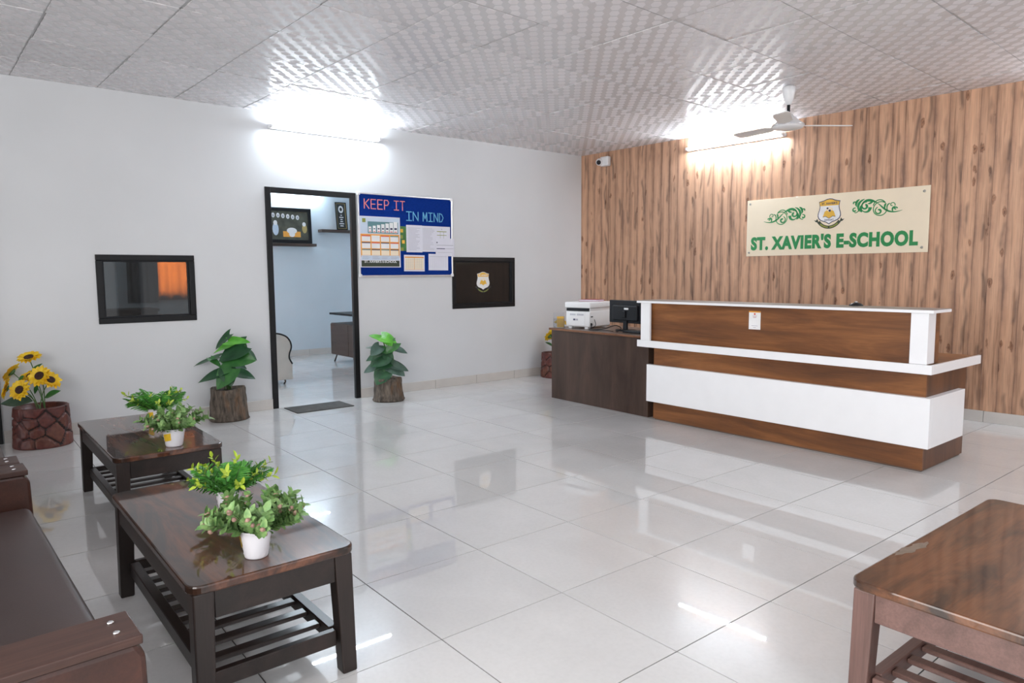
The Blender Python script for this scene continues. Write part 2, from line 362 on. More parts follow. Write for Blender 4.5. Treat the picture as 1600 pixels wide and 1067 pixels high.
def leaf_mat(name, lo, hi, rough=.35, tr=.0):
    m, nt, p = newmat(name); v = coords(nt, (1, 1, 1), True); n = noise_tex(nt, v, 14, 4)
    nt.links.new(ramp(nt, n, [(.3, lo), (.7, hi)]), p.inputs['Base Color']); p.inputs['Roughness'].default_value = rough
    return m
M_LDARK = leaf_mat('dark_green_leaf', (.012, .050, .022), (.026, .10, .036))
M_LMID = leaf_mat('mid_green_leaf', (.022, .11, .026), (.05, .19, .04))
M_LBRIGHT = leaf_mat('bright_green_leaf', (.06, .27, .022), (.12, .42, .035))
M_LGREY = leaf_mat('grey_green_leaf', (.035, .075, .055), (.07, .12, .09))
M_STEM = leaf_mat('green_stem', (.05, .12, .035), (.09, .18, .05), .5)
M_FERN = leaf_mat('fern_green', (.04, .22, .035), (.13, .42, .06), .45)
M_LIME = leaf_mat('lime_leaf', (.28, .44, .03), (.48, .58, .06), .45)
M_EUC = leaf_mat('soft_green_leaf', (.10, .24, .07), (.25, .38, .13), .5)
M_BUD = leaf_mat('dusty_pink_bud', (.30, .17, .14), (.42, .27, .21), .5)
M_PETAL = leaf_mat('yellow_petal', (.80, .46, .008), (.92, .66, .03), .5)
M_SEED = mat('brown_flower_centre', (.035, .012, .006), .8, var=.5, vs=160, bmp=.8, bs=260)
M_OFFWOOD = wood('office_walnut', (.040, .026, .020), (.065, .042, .033), (.085, .058, .045), 'x', .4)
M_CREAMFAB = mat('cream_upholstery', (.50, .46, .41), .8, var=.05, bmp=.2, bs=200)
M_DKMETAL = mat('dark_metal', (.06, .055, .05), .35, .7)
M_GOLDP = mat('gold_print', (.48, .36, .14), .4)
M_PHOTO = mat('dark_olive_backing', (.075, .075, .055), .5, var=.3, vs=10)

# ------------------------------------------------------------------ room shell
H = 2.9166; WA = .04884; WANG = math.atan(WA)
ROOM = [(0, -8.8), (8.8, -8.8), (8.8, 8.8*WA), (0, 0)]
def clip(poly, conv):
    out = poly
    for i in range(len(conv)):
        ax, ay = conv[i]; bx, by = conv[(i+1) % len(conv)]; nxt = []
        for j in range(len(out)):
            p, q = out[j], out[(j+1) % len(out)]
            dp = (bx-ax)*(p[1]-ay)-(by-ay)*(p[0]-ax); dq = (bx-ax)*(q[1]-ay)-(by-ay)*(q[0]-ax)
            if dp >= 0: nxt.append(p)
            if (dp >= 0) != (dq >= 0):
                t = dp/(dp-dq); nxt.append((p[0]+t*(q[0]-p[0]), p[1]+t*(q[1]-p[1])))
        out = nxt
        if not out: return []
    return out
def parea(p): return abs(sum(p[i][0]*p[(i+1) % len(p)][1]-p[(i+1) % len(p)][0]*p[i][1] for i in range(len(p))))/2

OFX0, OFY0, OFY1 = -4.3, -6.7, -.9     # office beyond the white wall
# floor: slab + laid tiles
fl = struct(MB().prism([(-4.5, -13.2), (9.1, -13.2), (9.1, 1), (-4.5, 1)], -.08, -.0035).build('floor', M_GROUT))
T = .60145; FA = -.01015; FX, FY = 4.82928, -5.53852
def lay(root, name, conv, org, vi, vj, ri, rj, gap, z0, z1, material, ang, jit=0):
    g = gap/2/math.hypot(*vi); shared = None
    for i in ri:
        for j in rj:
            def P(a, b): return (org[0]+(i+a)*vi[0]+(j+b)*vj[0], org[1]+(i+a)*vi[1]+(j+b)*vj[1])
            q = [P(g, g), P(1-g, g), P(1-g, 1-g), P(g, 1-g)]
            if sum(q[k][0]*q[(k+1) % 4][1]-q[(k+1) % 4][0]*q[k][1] for k in range(4)) < 0: q = q[::-1]
            c = clip(q, conv)
            if len(c) < 3 or parea(c) < .004: continue
            cx, cy = P(.5, .5); ca_, sa = math.cos(-ang), math.sin(-ang)
            loc = [((x-cx)*ca_-(y-cy)*sa, (x-cx)*sa+(y-cy)*ca_) for x, y in c]
            full = parea(c) > parea(q)*.999
            if full and shared is not None: me = shared
            else:
                me = MB().prism(loc, z0, z1).data(name, material)
                if full: shared = me
            put(name, me, root, (cx, cy, rnd.uniform(-jit, jit)), (rnd.uniform(-jit, jit)*.7, rnd.uniform(-jit, jit)*.7, ang))
lay(fl, 'floor_tile', [(0, -8.0), (8.0, -8.0), (8.0, 8.0*WA), (0, 0)], (FX, FY), (T, T*FA), (-T*FA, T), range(-10, 8), range(-8, 12), .005, -.004, 0, M_TILE, FA)
lay(fl, 'floor_tile', [(OFX0, -5.6), (0, -5.6), (0, OFY1), (OFX0, OFY1)], (FX, FY), (T, T*FA), (-T*FA, T), range(-17, -7), range(-2, 9), .003, -.004, 0, M_TILE, FA)
# ceiling: slab, T-grid and tiles
CA = .03296; C2 = .59228; GX, GY = .55926, -6.316
ce = struct(MB().prism([(-.1, -13.2), (9.1, -13.2), (9.1, .7), (-.1, .3)], H+.02, H+.12).build('ceiling', M_CEMENT))
lay(ce, 'ceiling_tile', ROOM, (GX, GY), (C2, C2*CA), (-.6*CA, .6), range(-2, 16), range(-6, 14), .011, H, H+.012, M_CEIL, CA, .0022)
g = MB()
for i in range(-2, 16):
    a = (GX+i*C2, GY+i*C2*CA); g.prism(clip([(a[0]-.007-.6*CA*j, a[1]+.6*j) for j in (-6,)]+[(a[0]+.007-.6*CA*-6, a[1]-.6*6), (a[0]+.007-.6*CA*14, a[1]+.6*14), (a[0]-.007-.6*CA*14, a[1]+.6*14)], ROOM) or [(8.7, -8.7), (8.71, -8.7), (8.7, -8.69)], H+.004, H+.016)
for j in range(-6, 14):
    a = (GX-j*.6*CA, GY+j*.6); g.prism(clip([(a[0]-2*C2, a[1]-.007-2*C2*CA), (a[0]+16*C2, a[1]-.007+16*C2*CA), (a[0]+16*C2, a[1]+.007+16*C2*CA), (a[0]-2*C2, a[1]+.007-2*C2*CA)], ROOM) or [(8.7, -8.7), (8.71, -8.7), (8.7, -8.69)], H+.004, H+.016)
stuff(g.build('ceiling_grid', M_GRID, ce))
# white wall with a doorway and two office windows
D0, D1, DH = -4.335, -3.39, 2.18
W1 = (-5.82, -5.032, .932, 1.52); W2 = (-2.145, -1.195, .928, 1.534)
w = MB(); X0 = -.12
def wseg(y0, y1, z0=0, z1=H+.03): w.box(X0, y0, z0, 0, y1, z1)
wseg(-13.2, W1[0]); wseg(W1[0], W1[1], 0, W1[2]); wseg(W1[0], W1[1], W1[3]); wseg(W1[1], D0); wseg(D0, D1, DH)
wseg(D1, W2[0]); wseg(W2[0], W2[1], 0, W2[2]); wseg(W2[0], W2[1], W2[3]); wseg(W2[1], .12)
struct(w.build('wall_left', M_WALL))
# wood-clad wall
wb = sroot('wall_back', (0, 0, 0), (0, 0, WANG))
MB().box(-.1, .012, 0, 9, .15, H+.03).build('backing', M_DESKF, wb)
pm = MB().box(-PW/2+.0006, 0, .1, PW/2-.0006, .012, H+.01).data('plank', M_PLANK)
for i in range(int(8.78/PW)): put('plank', pm, wb, (PW*(i+.5), 0, 0))
# walls behind the camera: glazed front and a right wall with a window
fr = MB(); fr.box(0, -13.12, 0, .45, -13.0, H+.03).box(4.5, -13.12, 0, 9.0, -13.0, H+.03).box(.45, -13.12, 2.65, 4.5, -13.0, H+.03).box(.45, -13.12, 0, 4.5, -13.0, .22)
fr.box(4.2, -13.0, 0, 4.3, -9.4, H+.03).box(4.2, -9.52, 0, 4.3, -9.4, H+.03).box(8.5, -9.52, 0, 9, -9.4, H+.03).box(4.3, -9.52, 2.65, 8.5, -9.4, H+.03).box(4.3, -9.52, 0, 8.5, -9.4, .25)
struct(fr.build('wall_front', M_WALL))
rw = MB(); rw.box(9, -13.12, 0, 9.12, -6.95, H+.03).box(9, -4.05, 0, 9.12, -3.65, H+.03).box(9, -.75, 0, 9.12, .6, H+.03)
for y0, y1 in ((-6.95, -4.05), (-3.65, -.75)): rw.box(9, y0, 0, 9.12, y1, .42).box(9, y0, 2.58, 9.12, y1, H+.03)
struct(rw.build('wall_right', M_WALL))
# office shell
struct(MB().box(OFX0-.12, OFY0, 0, OFX0, -4.42, H).box(OFX0-.12, -3.98, 0, OFX0, OFY1, H).box(OFX0-.12, -4.42, 0, OFX0, -3.98, 1.08).box(OFX0-.12, -4.42, 2.2, OFX0, -3.98, H).build('wall_office_back', M_BLUE))
struct(MB().box(OFX0, OFY1, 0, X0, OFY1+.1, H).build('wall_office_right', M_BLUE))
struct(MB().box(OFX0, OFY0-.1, 0, X0, OFY0, H).build('wall_office_left', M_BLUE))
struct(MB().box(OFX0-.2, OFY0-.1, H+.01, X0, OFY1+.1, H+.1).build('ceiling_office', M_WPLAST))
# skirting tiles
bl = sroot('baseboard_left')
for s0, s1 in ((-6.545, D0-.004), (D1+.004, -.012)):
    y = s1
    while y > s0+.02:
        y0 = max(s0, y-.6); MB().box(.0005, y0+.0015, 0, .011, y-.0015, .103, bev=.002, seg=1).build('skirting_tile', M_SKIRT, bl); y -= .6
bb = sroot('baseboard_back', (0, 0, 0), (0, 0, WANG))
x = .014
while x < 8.7:
    MB().box(x+.0015, -.012, 0, min(x+.6, 8.75)-.0015, -.0005, .1, bev=.002, seg=1).build('skirting_tile', M_SKIRT, bb); x += .6
bo = sroot('baseboard_office')
y = OFY1-.01
while y > OFY0+.1:
    MB().box(OFX0+.0005, y-.5985, 0, OFX0+.011, y-.0015, .1).build('skirting_tile', M_SKIRT, bo); y -= .6

WROT = (PI/2, 0, PI/2)       # hung on the white wall: local x = along wall, y = up, z = out
def crest(parent, name, cx, cy, h, z, outline, ribbon, shrink=1.0):
    k = h/.64; M = Matrix.Translation((cx, cy, z)) @ Matrix.Diagonal((k, k, 1, 1))
    sh = [(-.27, .255), (-.21, .265), (-.14, .285), (-.07, .315), (0, .325), (.07, .315), (.14, .285), (.21, .265), (.27, .255), (.255, .2), (.248, .12), (.262, .04), (.288, -.04), (.295, -.11), (.27, -.175), (.215, -.225), (.15, -.25), (.075, -.275), (0, -.325)]
    sh += [(-x, y) for x, y in sh[9:18]][::-1]
    def scl(f, dy=0): return [(x*f, y*f+dy) for x, y in sh]
    b = MB(); d = .0007
    b.prism(sh, 0, d, 0, M); b.prism(scl(.93), d, 2*d, 1, M)
    band = clip(scl(.93)[::-1], [(-.4, .145), (.4, .145), (.4, .5), (-.4, .5)])
    b.prism(band, 2*d, 3*d, 2, M)
    # open book with rays above it
    b.prism([(-.16, -.13), (-.09, -.115), (0, -.17), (.09, -.115), (.16, -.13), (.115, .0), (.06, .03), (0, -.015), (-.06, .03), (-.115, .0)], 2*d, 3*d, 2, M)
    b.prism([(.1*math.cos(a*PI/8)*.95, .05+.055*math.sin(a*PI/8)) for a in range(16)], 2*d, 2.6*d, 3, M)
    b.prism([(.025*math.cos(a*PI/5)-.045, .08+.025*math.sin(a*PI/5)) for a in range(10)], 3*d, 4*d, 0, M)
    b.prism([(.03*math.cos(a*PI/5)+.012, .02+.03*math.sin(a*PI/5)) for a in range(10)], 3*d, 4*d, 0, M)
    b.ribbon([(-.16, -.135), (-.09, -.12), (0, -.175), (.09, -.12), (.16, -.135)], .012, 3*d, 4*d, 0, M)
    b.text("ST. XAVIER'S", .075, 0, .175, 3*d, 0, M, xs=.95, off=.002, depth=d)
    b.text('SANGAT', .06, 0, -.232, 2*d, 0, M, off=.001, depth=d)
    pts = [(.335*math.sin(t), -.02-.375*math.cos(t)) for t in [(-.92+1.84*i/16) for i in range(17)]]
    b.ribbon(pts, .078, 0, d, 4, M)
    for sx in (-1, 1): b.prism([(sx*.26, -.275), (sx*.30, -.17), (sx*.335, -.215), (sx*.385, -.2), (sx*.34, -.25)], 0, .8*d, 4, M)
    for t0, t1 in ((-.72, -.06), (.06, .72)):
        b.ribbon([(.335*math.sin(t0+(t1-t0)*i/8), -.02-.375*math.cos(t0+(t1-t0)*i/8)) for i in range(9)], .032, d, 2*d, 5, M)
    return b.build(name, [outline, M_WHITEP, M_YELP, M_CREAM, ribbon, M_OLIVEP], parent)

def ring(mb, x0, y0, x1, y1, t, z0, z1, bev=.003, mi=0):
    mb.box(x0, y0, z0, x1, y0+t, z1, mi, bev=bev, seg=1).box(x0, y1-t, z0, x1, y1, z1, mi, bev=bev, seg=1)
    mb.box(x0, y0+t, z0, x0+t, y1-t, z1, mi, bev=bev, seg=1).box(x1-t, y0+t, z0, x1, y1-t, z1, mi, bev=bev, seg=1); return mb
d1 = sroot('door_1', (0, D0, 0), WROT); dw = D1-D0
for a, b in ((-.012, .046), (dw-.046, dw+.012)): MB().box(a, 0.002, -.03, b, DH+.02, .014, bev=.003, seg=1).build('jamb', M_BLACK, d1)
MB().box(.046, DH-.036, -.03, dw-.046, DH+.02, .014, bev=.003, seg=1).build('head', M_BLACK, d1)
for (y0, y1, z0, z1), nm in ((W1, 'window_1'), (W2, 'window_2')):
    r = sroot(nm, (0, y0, z0), WROT); ww, hh = y1-y0, z1-z0
    ring(MB(), -.004, -.004, ww+.004, hh+.004, .05, -.06, .012).build('frame', M_BLACK, r)
    ring(MB(), .046, .046, ww-.046, hh-.046, .012, -.03, -.004, .002).build('glazing_bead', M_DKPLAST, r)
    MB().box(.048, .048, -.024, ww-.048, hh-.048, -.019).build('pane', M_TINT if nm == 'window_1' else M_DARKPANE, r)
    if nm == 'window_2': crest(r, 'crest_sticker', .47, .325, .215, -.0185, M_WHITEP, M_BLACKP)
d2 = sroot('door_2', (0, -7.505, 0), WROT)
MB().box(.90, 0.002, -.005, .955, 2.2, .03, bev=.003, seg=1).build('jamb', M_BLACK, d2)
MB().box(0, 0.002, -.005, .055, 2.2, .03, bev=.003, seg=1).build('jamb', M_BLACK, d2)
MB().box(.055, 2.14, -.005, .90, 2.2, .03, bev=.003, seg=1).build('head', M_BLACK, d2)
MB().box(.058, .01, .002, .897, 2.137, .02).build('door_leaf', M_DESKF, d2)
# curtained window of the office
w3 = sroot('window_3', (OFX0, -4.42, 1.08), WROT)
ring(MB(), -.002, -.002, .442, 1.122, .018, -.08, -.03).build('frame', M_WPLAST, w3)
MB().box(.016, .016, -.058, .424, 1.104, -.053).build('pane', M_CLEAR, w3)

# ------------------------------------------------------------------ tube lights
def tube_light(label, loc, rot, L=1.17, tm=None):
    t = thing('tube_light', label, 'light', loc, rot, None)
    MB().box(-L/2-.02, -.02, .002, L/2+.02, .02, .038, bev=.006).build('batten', M_WPLAST, t)
    MB().tube([(-L/2, -.0, .066), (L/2, 0, .066)], .0135, 12).build('tube', tm or M_TUBE, t)
    for s in (-1, 1): MB().box(s*L/2-.012, -.016, .028, s*L/2+.012, .016, .083, bev=.004).build('end_cap', M_WPLAST, t)
    return t
tube_light('lit white tube light high on white wall above the doorway', (0, -3.69, 2.775), WROT)
tx = 2.3
tube_light('lit white tube light high on wood wall beside the ceiling fan', (tx, tx*WA, 2.775), (PI/2, 0, WANG))
tx = 5.95
tube_light('lit tube light high on wood wall, just beyond right edge of view', (tx, tx*WA, 2.775), (PI/2, 0, WANG))
tube_light('lit tube light on pale blue office wall, glimpsed through the doorway', (OFX0, -2.44, 2.75), WROT, tm=M_OTUBE)

# ------------------------------------------------------------------ reception counter
RC = thing('reception_counter', 'long walnut reception counter with white front panel, band, posts and top ledge', 'counter', (5.093, -1.876, 0), (0, 0, -.002))
BX = -2.28
MB().box(BX+.01, .01, .0, -.01, .70, .012).build('base_packing', M_DESKT, RC)
b = MB(); b.box(BX, 0, .012, 0, .018, .662).box(BX, .018, .012, BX+.018, .71, .662); b.build('front_panel', M_WALNUT, RC)
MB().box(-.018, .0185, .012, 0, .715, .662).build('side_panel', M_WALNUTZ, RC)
b = MB(); b.box(-2.328, -.045, .17, .045, -.0005, .508, bev=.002, seg=1); b.box(.0005, -.0005, .17, .045, .575, .508, bev=.002, seg=1)
b.build('white_panel', M_WLAM, RC)
MB().box(-2.34, -.02, .664, .025, .84, .722).build('counter_top', M_WALNUT, RC)
b = MB(); b.box(-2.445, -.045, .664, .045, -.0205, .726, bev=.0015, seg=1).box(.0255, -.0205, .664, .045, .86, .726, bev=.0015, seg=1)
b.build('edge_band', M_WLAM, RC)
MB().box(-2.34, .005, .7225, -.016, .225, 1.066).build('upper_panel', M_WALNUT, RC)
for a, c in ((-2.405, -2.30), (-.105, .004)):
    MB().box(a, -.042 if a < -1 else -.022, .7265, c, .10 if a > -1 else -.0185, 1.066, bev=.002, seg=1).build('post', M_WLAM, RC)
MB().box(-2.44, -.06, 1.0665, .045, .245, 1.086, bev=.0015, seg=1).build('ledge_edge', M_WLAM, RC)
MB().box(-2.435, -.055, 1.0862, .04, .24, 1.0895).build('ledge', M_GREYTOP, RC)
# payment card (no code printed on it)
cb = MB(); cb.box(-1.325, .0035, .885, -1.222, .0045, 1.03, 0)
MF = Matrix.Translation((-1.2735, .0034, .9575)) @ Matrix.Rotation(PI/2, 4, 'X')
cb.box(-.0515, .062, 0, .0515, .0725, .0006, 1, MF)
cb.prism([(.008*math.cos(a*PI/6), .05+.008*math.sin(a*PI/6)) for a in range(12)], 0, .0007, 2, MF)
for yy, ww, mi in ((.035, .04, 3), (.027, .03, 2), (.021, .024, 3), (-.043, .055, 3), (-.057, .024, 3)): cb.box(-ww/2, yy-.0015, 0, ww/2, yy+.0015, .0006, mi, MF)
cb.build('payment_card', [M_WHITEP, M_ORANGEP, M_REDP, M_GREYP], RC)
# small black item on the ledge
z = thing('desk_ornament', 'low black item with shiny top on back of the counter ledge', 'ornament', (4.52, -1.67, 1.0898), (0, 0, .3))
MB().lathe([(.05, 0), (.048, .006), (.03, .018), (.012, .023), (0, .024)], 24).build('body', M_DKPLAST, z)
MB().lathe([(.012, .0225), (.013, .028), (.006, .032), (0, .033)], 16).build('cap', M_CHROME, z)

# ------------------------------------------------------------------ side desk and what stands on it
DK = thing('side_desk', 'plain dark wooden desk joined to left end of reception counter', 'desk', (1.36, -1.799, 0), (0, 0, -.035))
MB().box(0, 0, .0, 1.37, .018, .735).build('front_panel', M_DESKF, DK)
MB().box(0, .0185, .0, .018, .70, .735).build('side_panel', M_DESKF, DK)
MB().box(1.352, .0185, .0, 1.37, .70, .735).build('side_panel', M_DESKF, DK)
MB().box(-.02, -.008, .7355, 1.37, .72, .757).build('top', M_DESKT, DK)
b = MB(); b.box(-.02, -.0165, .7355, 1.37, -.0082, .7575, bev=.003, seg=2); b.box(-.0285, -.0165, .7355, -.0202, .72, .7575); b.build('edge_lipping', M_LIP, DK)
DZ = .758
PT = thing('printer', 'white laser printer on dark side desk, back turned to the room', 'printer', (1.475, -1.70, DZ), (0, 0, .186))
b = MB(); b.box(.0, .0, .018, .305, .40, .185, bev=.012, seg=3).box(.004, .02, .17, .301, .396, .2145)
b.box(.03, .012, .0, .07, .06, .02).box(.235, .012, 0, .275, .06, .02).box(.03, .34, 0, .07, .39, .02).box(.235, .34, 0, .275, .39, .02)
b.build('body', M_WPLAST, PT)
MB().box(-.01, -.008, .215, .315, .42, .278, bev=.012, seg=3).build('scanner_lid', M_WPLAST, PT)
MB().box(.012, -.003, .184, .288, .019, .2145).build('output_slot', M_DKPLAST, PT)
b = MB(); b.box(.05, -.004, .03, .245, .0005, .165, bev=.002, seg=1); b.build('rear_cover', M_WPLAST, PT)
b = MB()
for i in range(12):
    if i not in (5,): b.box(.06+i*.0145, -.0052, .138, .07+i*.0145, -.0039, .156)
b.build('vent', M_GREYP, PT)
b = MB(); b.box(.10, -.0052, .085, .125, -.0039, .103).box(.13, -.0052, .085, .16, -.0039, .103, 1); b.build('rear_label', [M_NAVYP, M_GREYP], PT)
b = MB(); MB().box(.302, .02, .12, .3065, .06, .132).build('data_socket', M_DKPLAST, PT); MB().box(.302, .015, .03, .3065, .045, .06).build('power_socket', M_DKPLAST, PT)
BK = thing('book', 'red covered booklet lying on top of the white printer', 'book', (1.465, -1.50, DZ+.279), (0, 0, .25))
MB().box(0, 0, 0, .23, .16, .003).box(0, 0, .016, .23, .16, .019).box(0, .157, 0, .23, .16, .019).build('cover', mat('crimson_cover', (.32, .03, .05), .5), BK)
MB().box(.004, .003, .0035, .226, .1565, .0155).build('page_block', M_PAPER, BK)
MN = thing('monitor', 'black computer monitor on side desk, seen from behind', 'monitor', (2.155, -1.50, DZ), (0, 0, -.04))
b = MB(); b.box(-.235, -.012, .075, .235, .018, .305, bev=.006, seg=2).box(-.17, -.035, .10, .17, -.011, .255, bev=.01, seg=2); b.build('casing', M_DKPLAST, MN)
MB().box(-.225, .0175, .085, .225, .0192, .295).build('screen', mat('dark_screen', (.01, .012, .016), .12), MN)
b = MB(); b.box(-.025, -.03, .012, .025, -.002, .15, bev=.004); b.box(-.022, -.05, .13, .022, -.034, .20, bev=.004); b.build('stand', M_DKPLAST, MN)
MB().lathe([(.11, 0), (.11, .008), (.09, .013), (0, .014)], 28, 0, Matrix.Translation((0, -.01, 0)) @ Matrix.Diagonal((1.1, .8, 1, 1))).build('base', M_DKPLAST, MN)
MB().box(-.005, -.0362, .212, .055, -.0348, .23).build('rear_label', M_WHITEP, MN)
KB = thing('keyboard', 'black keyboard lying on side desk in front of the monitor stand', 'keyboard', (2.49, -1.66, DZ), (0, 0, -.03))
MB().box(-.2, -.06, 0, .2, .06, .018, bev=.004).build('base', M_DKPLAST, KB)
b = MB()
for r_ in range(4):
    for c_ in range(14): b.box(-.19+c_*.027, -.05+r_*.026, .0175, -.167+c_*.027, -.028+r_*.026, .023)
stuff(b.build('key', mat('dark_key', (.04, .042, .048), .4), KB))
b = MB(); pts = [(1.79, -1.62, DZ+.05), (1.83, -1.68, DZ+.009), (1.93, -1.74, DZ+.009), (2.03, -1.70, DZ+.02), (2.11, -1.62, DZ+.055), (2.17, -1.60, DZ+.03), (2.19, -1.66, DZ+.009), (2.23, -1.74, DZ+.009), (2.27, -1.76, DZ+.009)]
def smooth_path(pts, n=6):
    P = [Vector(p) for p in pts]; out = []
    for i in range(len(P)-1):
        p0, p1, p2, p3 = P[max(i-1, 0)], P[i], P[i+1], P[min(i+2, len(P)-1)]
        for k in range(n):
            t = k/n; out.append(.5*((2*p1)+(p2-p0)*t+(2*p0-5*p1+4*p2-p3)*t*t+(3*p1-p0-3*p2+p3)*t**3))
    return out+[P[-1]]
b.tube(smooth_path(pts), .0045, 6); tag(b.build('power_cable', M_DKPLAST), 'black cable looping across side desk from printer to monitor', 'cable')
b = MB(); pts = [(1.80, -1.60, DZ+.10), (1.845, -1.63, DZ+.04), (1.86, -1.74, DZ+.009), (1.98, -1.78, DZ+.009), (2.10, -1.73, DZ+.009), (2.22, -1.77, DZ+.009)]
b.tube(smooth_path(pts), .0035, 6); tag(b.build('data_cable', M_DKPLAST), 'thin dark cable hanging from printer socket onto side desk', 'cable')
AH = thing('leaflet_holder', 'clear acrylic leaflet holder at left end of side desk', 'holder', (1.405, -1.735, DZ), (0, 0, .88))
b = MB(); b.box(-.06, -.025, 0, .06, .025, .004).box(-.06, .022, .004, .06, .025, .16).box(-.06, -.025, .004, .06, -.022, .10).box(-.06, -.022, .004, -.057, .022, .12).box(.057, -.022, .004, .06, .022, .12)
b.build('acrylic_body', pane_mat('acrylic', (.90, .91, .93)), AH)
LF = tag(MB().box(-.02, -.002, 0, .055, .018, .115).build('leaflet_stack', M_YELP, None, (1.405, -1.735, DZ+.0045), (0, 0, .88)), 'yellow leaflets standing in the clear acrylic holder', 'leaflets')

# ------------------------------------------------------------------ sign on the wood wall
sx0, sx1, sz0, sz1 = 2.477, 4.296, 1.513, 2.121
sl = (sx1-sx0)/math.cos(WANG); sh_ = sz1-sz0
SG = thing('school_sign', "cream sign board with green lettering and crest, on wood wall", 'sign', (sx0, sx0*WA, sz0), (PI/2, 0, WANG))
MB().box(0, 0, .003, sl, sh_, .012, bev=.001, seg=1).build('panel', M_CREAM, SG)
MB().text("ST. XAVIER'S E-SCHOOL", .212, sl/2+.005, .072, .0122, 0, align='CENTER', xs=1, off=.0115, depth=.003, sp=1.10).build('lettering', M_GREEN, SG)
lt = [c for c in SG.children if c.name.startswith('lettering')][0]
xs_ = [v.co.x for v in lt.data.vertices]; ys_ = [v.co.y for v in lt.data.vertices]
x0_, x1_, y0_, y1_ = min(xs_), max(xs_), min(ys_), max(ys_)
for v in lt.data.vertices:
    v.co.x = .055+(v.co.x-x0_)/(x1_-x0_)*(sl-.055-.085); v.co.y = .062+(v.co.y-y0_)/(y1_-y0_)*.15
for x, y in ((.035, sh_-.04), (sl-.05, sh_-.05), (.033, .04), (sl-.05, .045)):
    MB().lathe([(.012, .0125), (.012, .016), (.007, .019), (0, .019)], 14, 0, Matrix.Translation((x, y, 0))).build('screw', M_SCREW, SG)
crest(SG, 'crest', .905, .432, .255, .0125, M_NAVYP, M_DKGREENP)
def curl(cx, cy, r0, r1, a0, a1, n=22): return [(cx+(r0+(r1-r0)*i/n)*math.cos(a0+(a1-a0)*i/n), cy+(r0+(r1-r0)*i/n)*math.sin(a0+(a1-a0)*i/n)) for i in range(n+1)]
def bez(p, n=18):
    out = []
    for i in range(n+1):
        t = i/n; k = 1-t
        out.append((k**3*p[0][0]+3*k*k*t*p[1][0]+3*k*t*t*p[2][0]+t**3*p[3][0], k**3*p[0][1]+3*k*k*t*p[1][1]+3*k*t*t*p[2][1]+t**3*p[3][1]))
    return out
def flourish(M):   # drawn 0..100 wide, right-hand version with the tail at the right
    b = MB(); z0, z1 = .0122, .0132
    thick = lambda a, c: (lambda t: a+(c-a)*math.sin(PI*t))
    R = lambda pts, w: b.ribbon(pts, (lambda t: 1.3*w(t)) if callable(w) else 1.3*w, z0, z1, 0, M)
    R(bez([(100, 12), (70, 2), (62, 22), (50, 30)]), thick(.5, 2.8)); R(bez([(50, 30), (40, 37), (26, 42), (18, 28)]), thick(1.2, 4.2))
    R(bez([(18, 28), (15, 20), (17, 15), (20, 13)]), thick(1, 4.5))
    R(curl(57, 17, 15.5, 13, .9, .9+5.2), 1.5); R(bez([(66, 30), (58, 40), (46, 38), (42, 25)]), 1.5)
    R(curl(54, 13, 8.5, 1.5, 1.9, 1.9+6.5), lambda t: 1.4+2.2*t)
    R(curl(26, 25, 9, 2, 1.2, 1.2+6.6), lambda t: 1.5+2.6*t)
    R(bez([(17, 24), (18, 10), (36, 8), (36, 22)]), lambda t: 1+5*t**2)
    R(bez([(14, 40), (8, 38), (5, 32), (8, 25)]), thick(1, 4)); R(bez([(24, 40), (12, 36), (8, 26), (14, 14)]), thick(1, 4))
    R(curl(3, 33, 4.2, 1, -1.2, -1.2+5.2), lambda t: 1+2*t); R(curl(4, 18, 5, 1.2, -5.2, -.2)[::-1], lambda t: 3.4-2*t)
    R(bez([(4, 13), (10, 10), (14, 18), (16, 26)]), 1.4); R(bez([(43, 34), (38, 33), (36, 29), (31, 30)]), thick(1, 3.2))
    R(bez([(72, 11), (66, 24), (74, 28), (76, 27)]), thick(.8, 2)); R(bez([(66, 14), (64, 24), (67, 27), (68, 28)]), thick(.8, 3))
    R(curl(80, 24, 6, 1.2, -.4, 5.2), 1.3); R(bez([(82, 10), (78, 16), (84, 22), (87, 18)]), thick(1, 3)); R(curl(87, 16, 3.2, .8, 0, 5.5), 2)
    return b
k = .00455
flourish(Matrix.Translation((1.135, .345, 0)) @ Matrix.Diagonal((k, k, 1, 1))).build('flourish', M_GREEN, SG)
f2 = flourish(Matrix.Translation((.655, .315, 0)) @ Matrix.Diagonal((-k, k, 1, 1)))
f2.f = [f[::-1] for f in f2.f]; f2.build('flourish', M_GREEN, SG)

# dome camera under the ceiling
cx_ = .44
CC = thing('security_camera', 'small white dome camera high in the corner of wood wall', 'camera', (cx_, cx_*WA, 2.79), (0, 0, WANG))
MB().box(-.055, -.075, -.065, .085, -.001, .06, bev=.02, seg=3).build('housing', M_WPLAST, CC)
ey = Vector((-.045, -.085, -.008)); dr = Vector((.42, -.86, -.25)).normalized(); q = dr.to_track_quat('Z', 'Y').to_matrix().to_4x4()
MB().lathe([(.048*math.sin(PI*i/12), -.048*math.cos(PI*i/12)) for i in range(13)], 24, 0, Matrix.Translation(ey) @ q).build('eyeball', M_WPLAST, CC)
MB().lathe([(.029, .036), (.029, .047), (.022, .053), (0, .055)], 20, 0, Matrix.Translation(ey) @ q).build('lens', M_DKPLAST, CC)
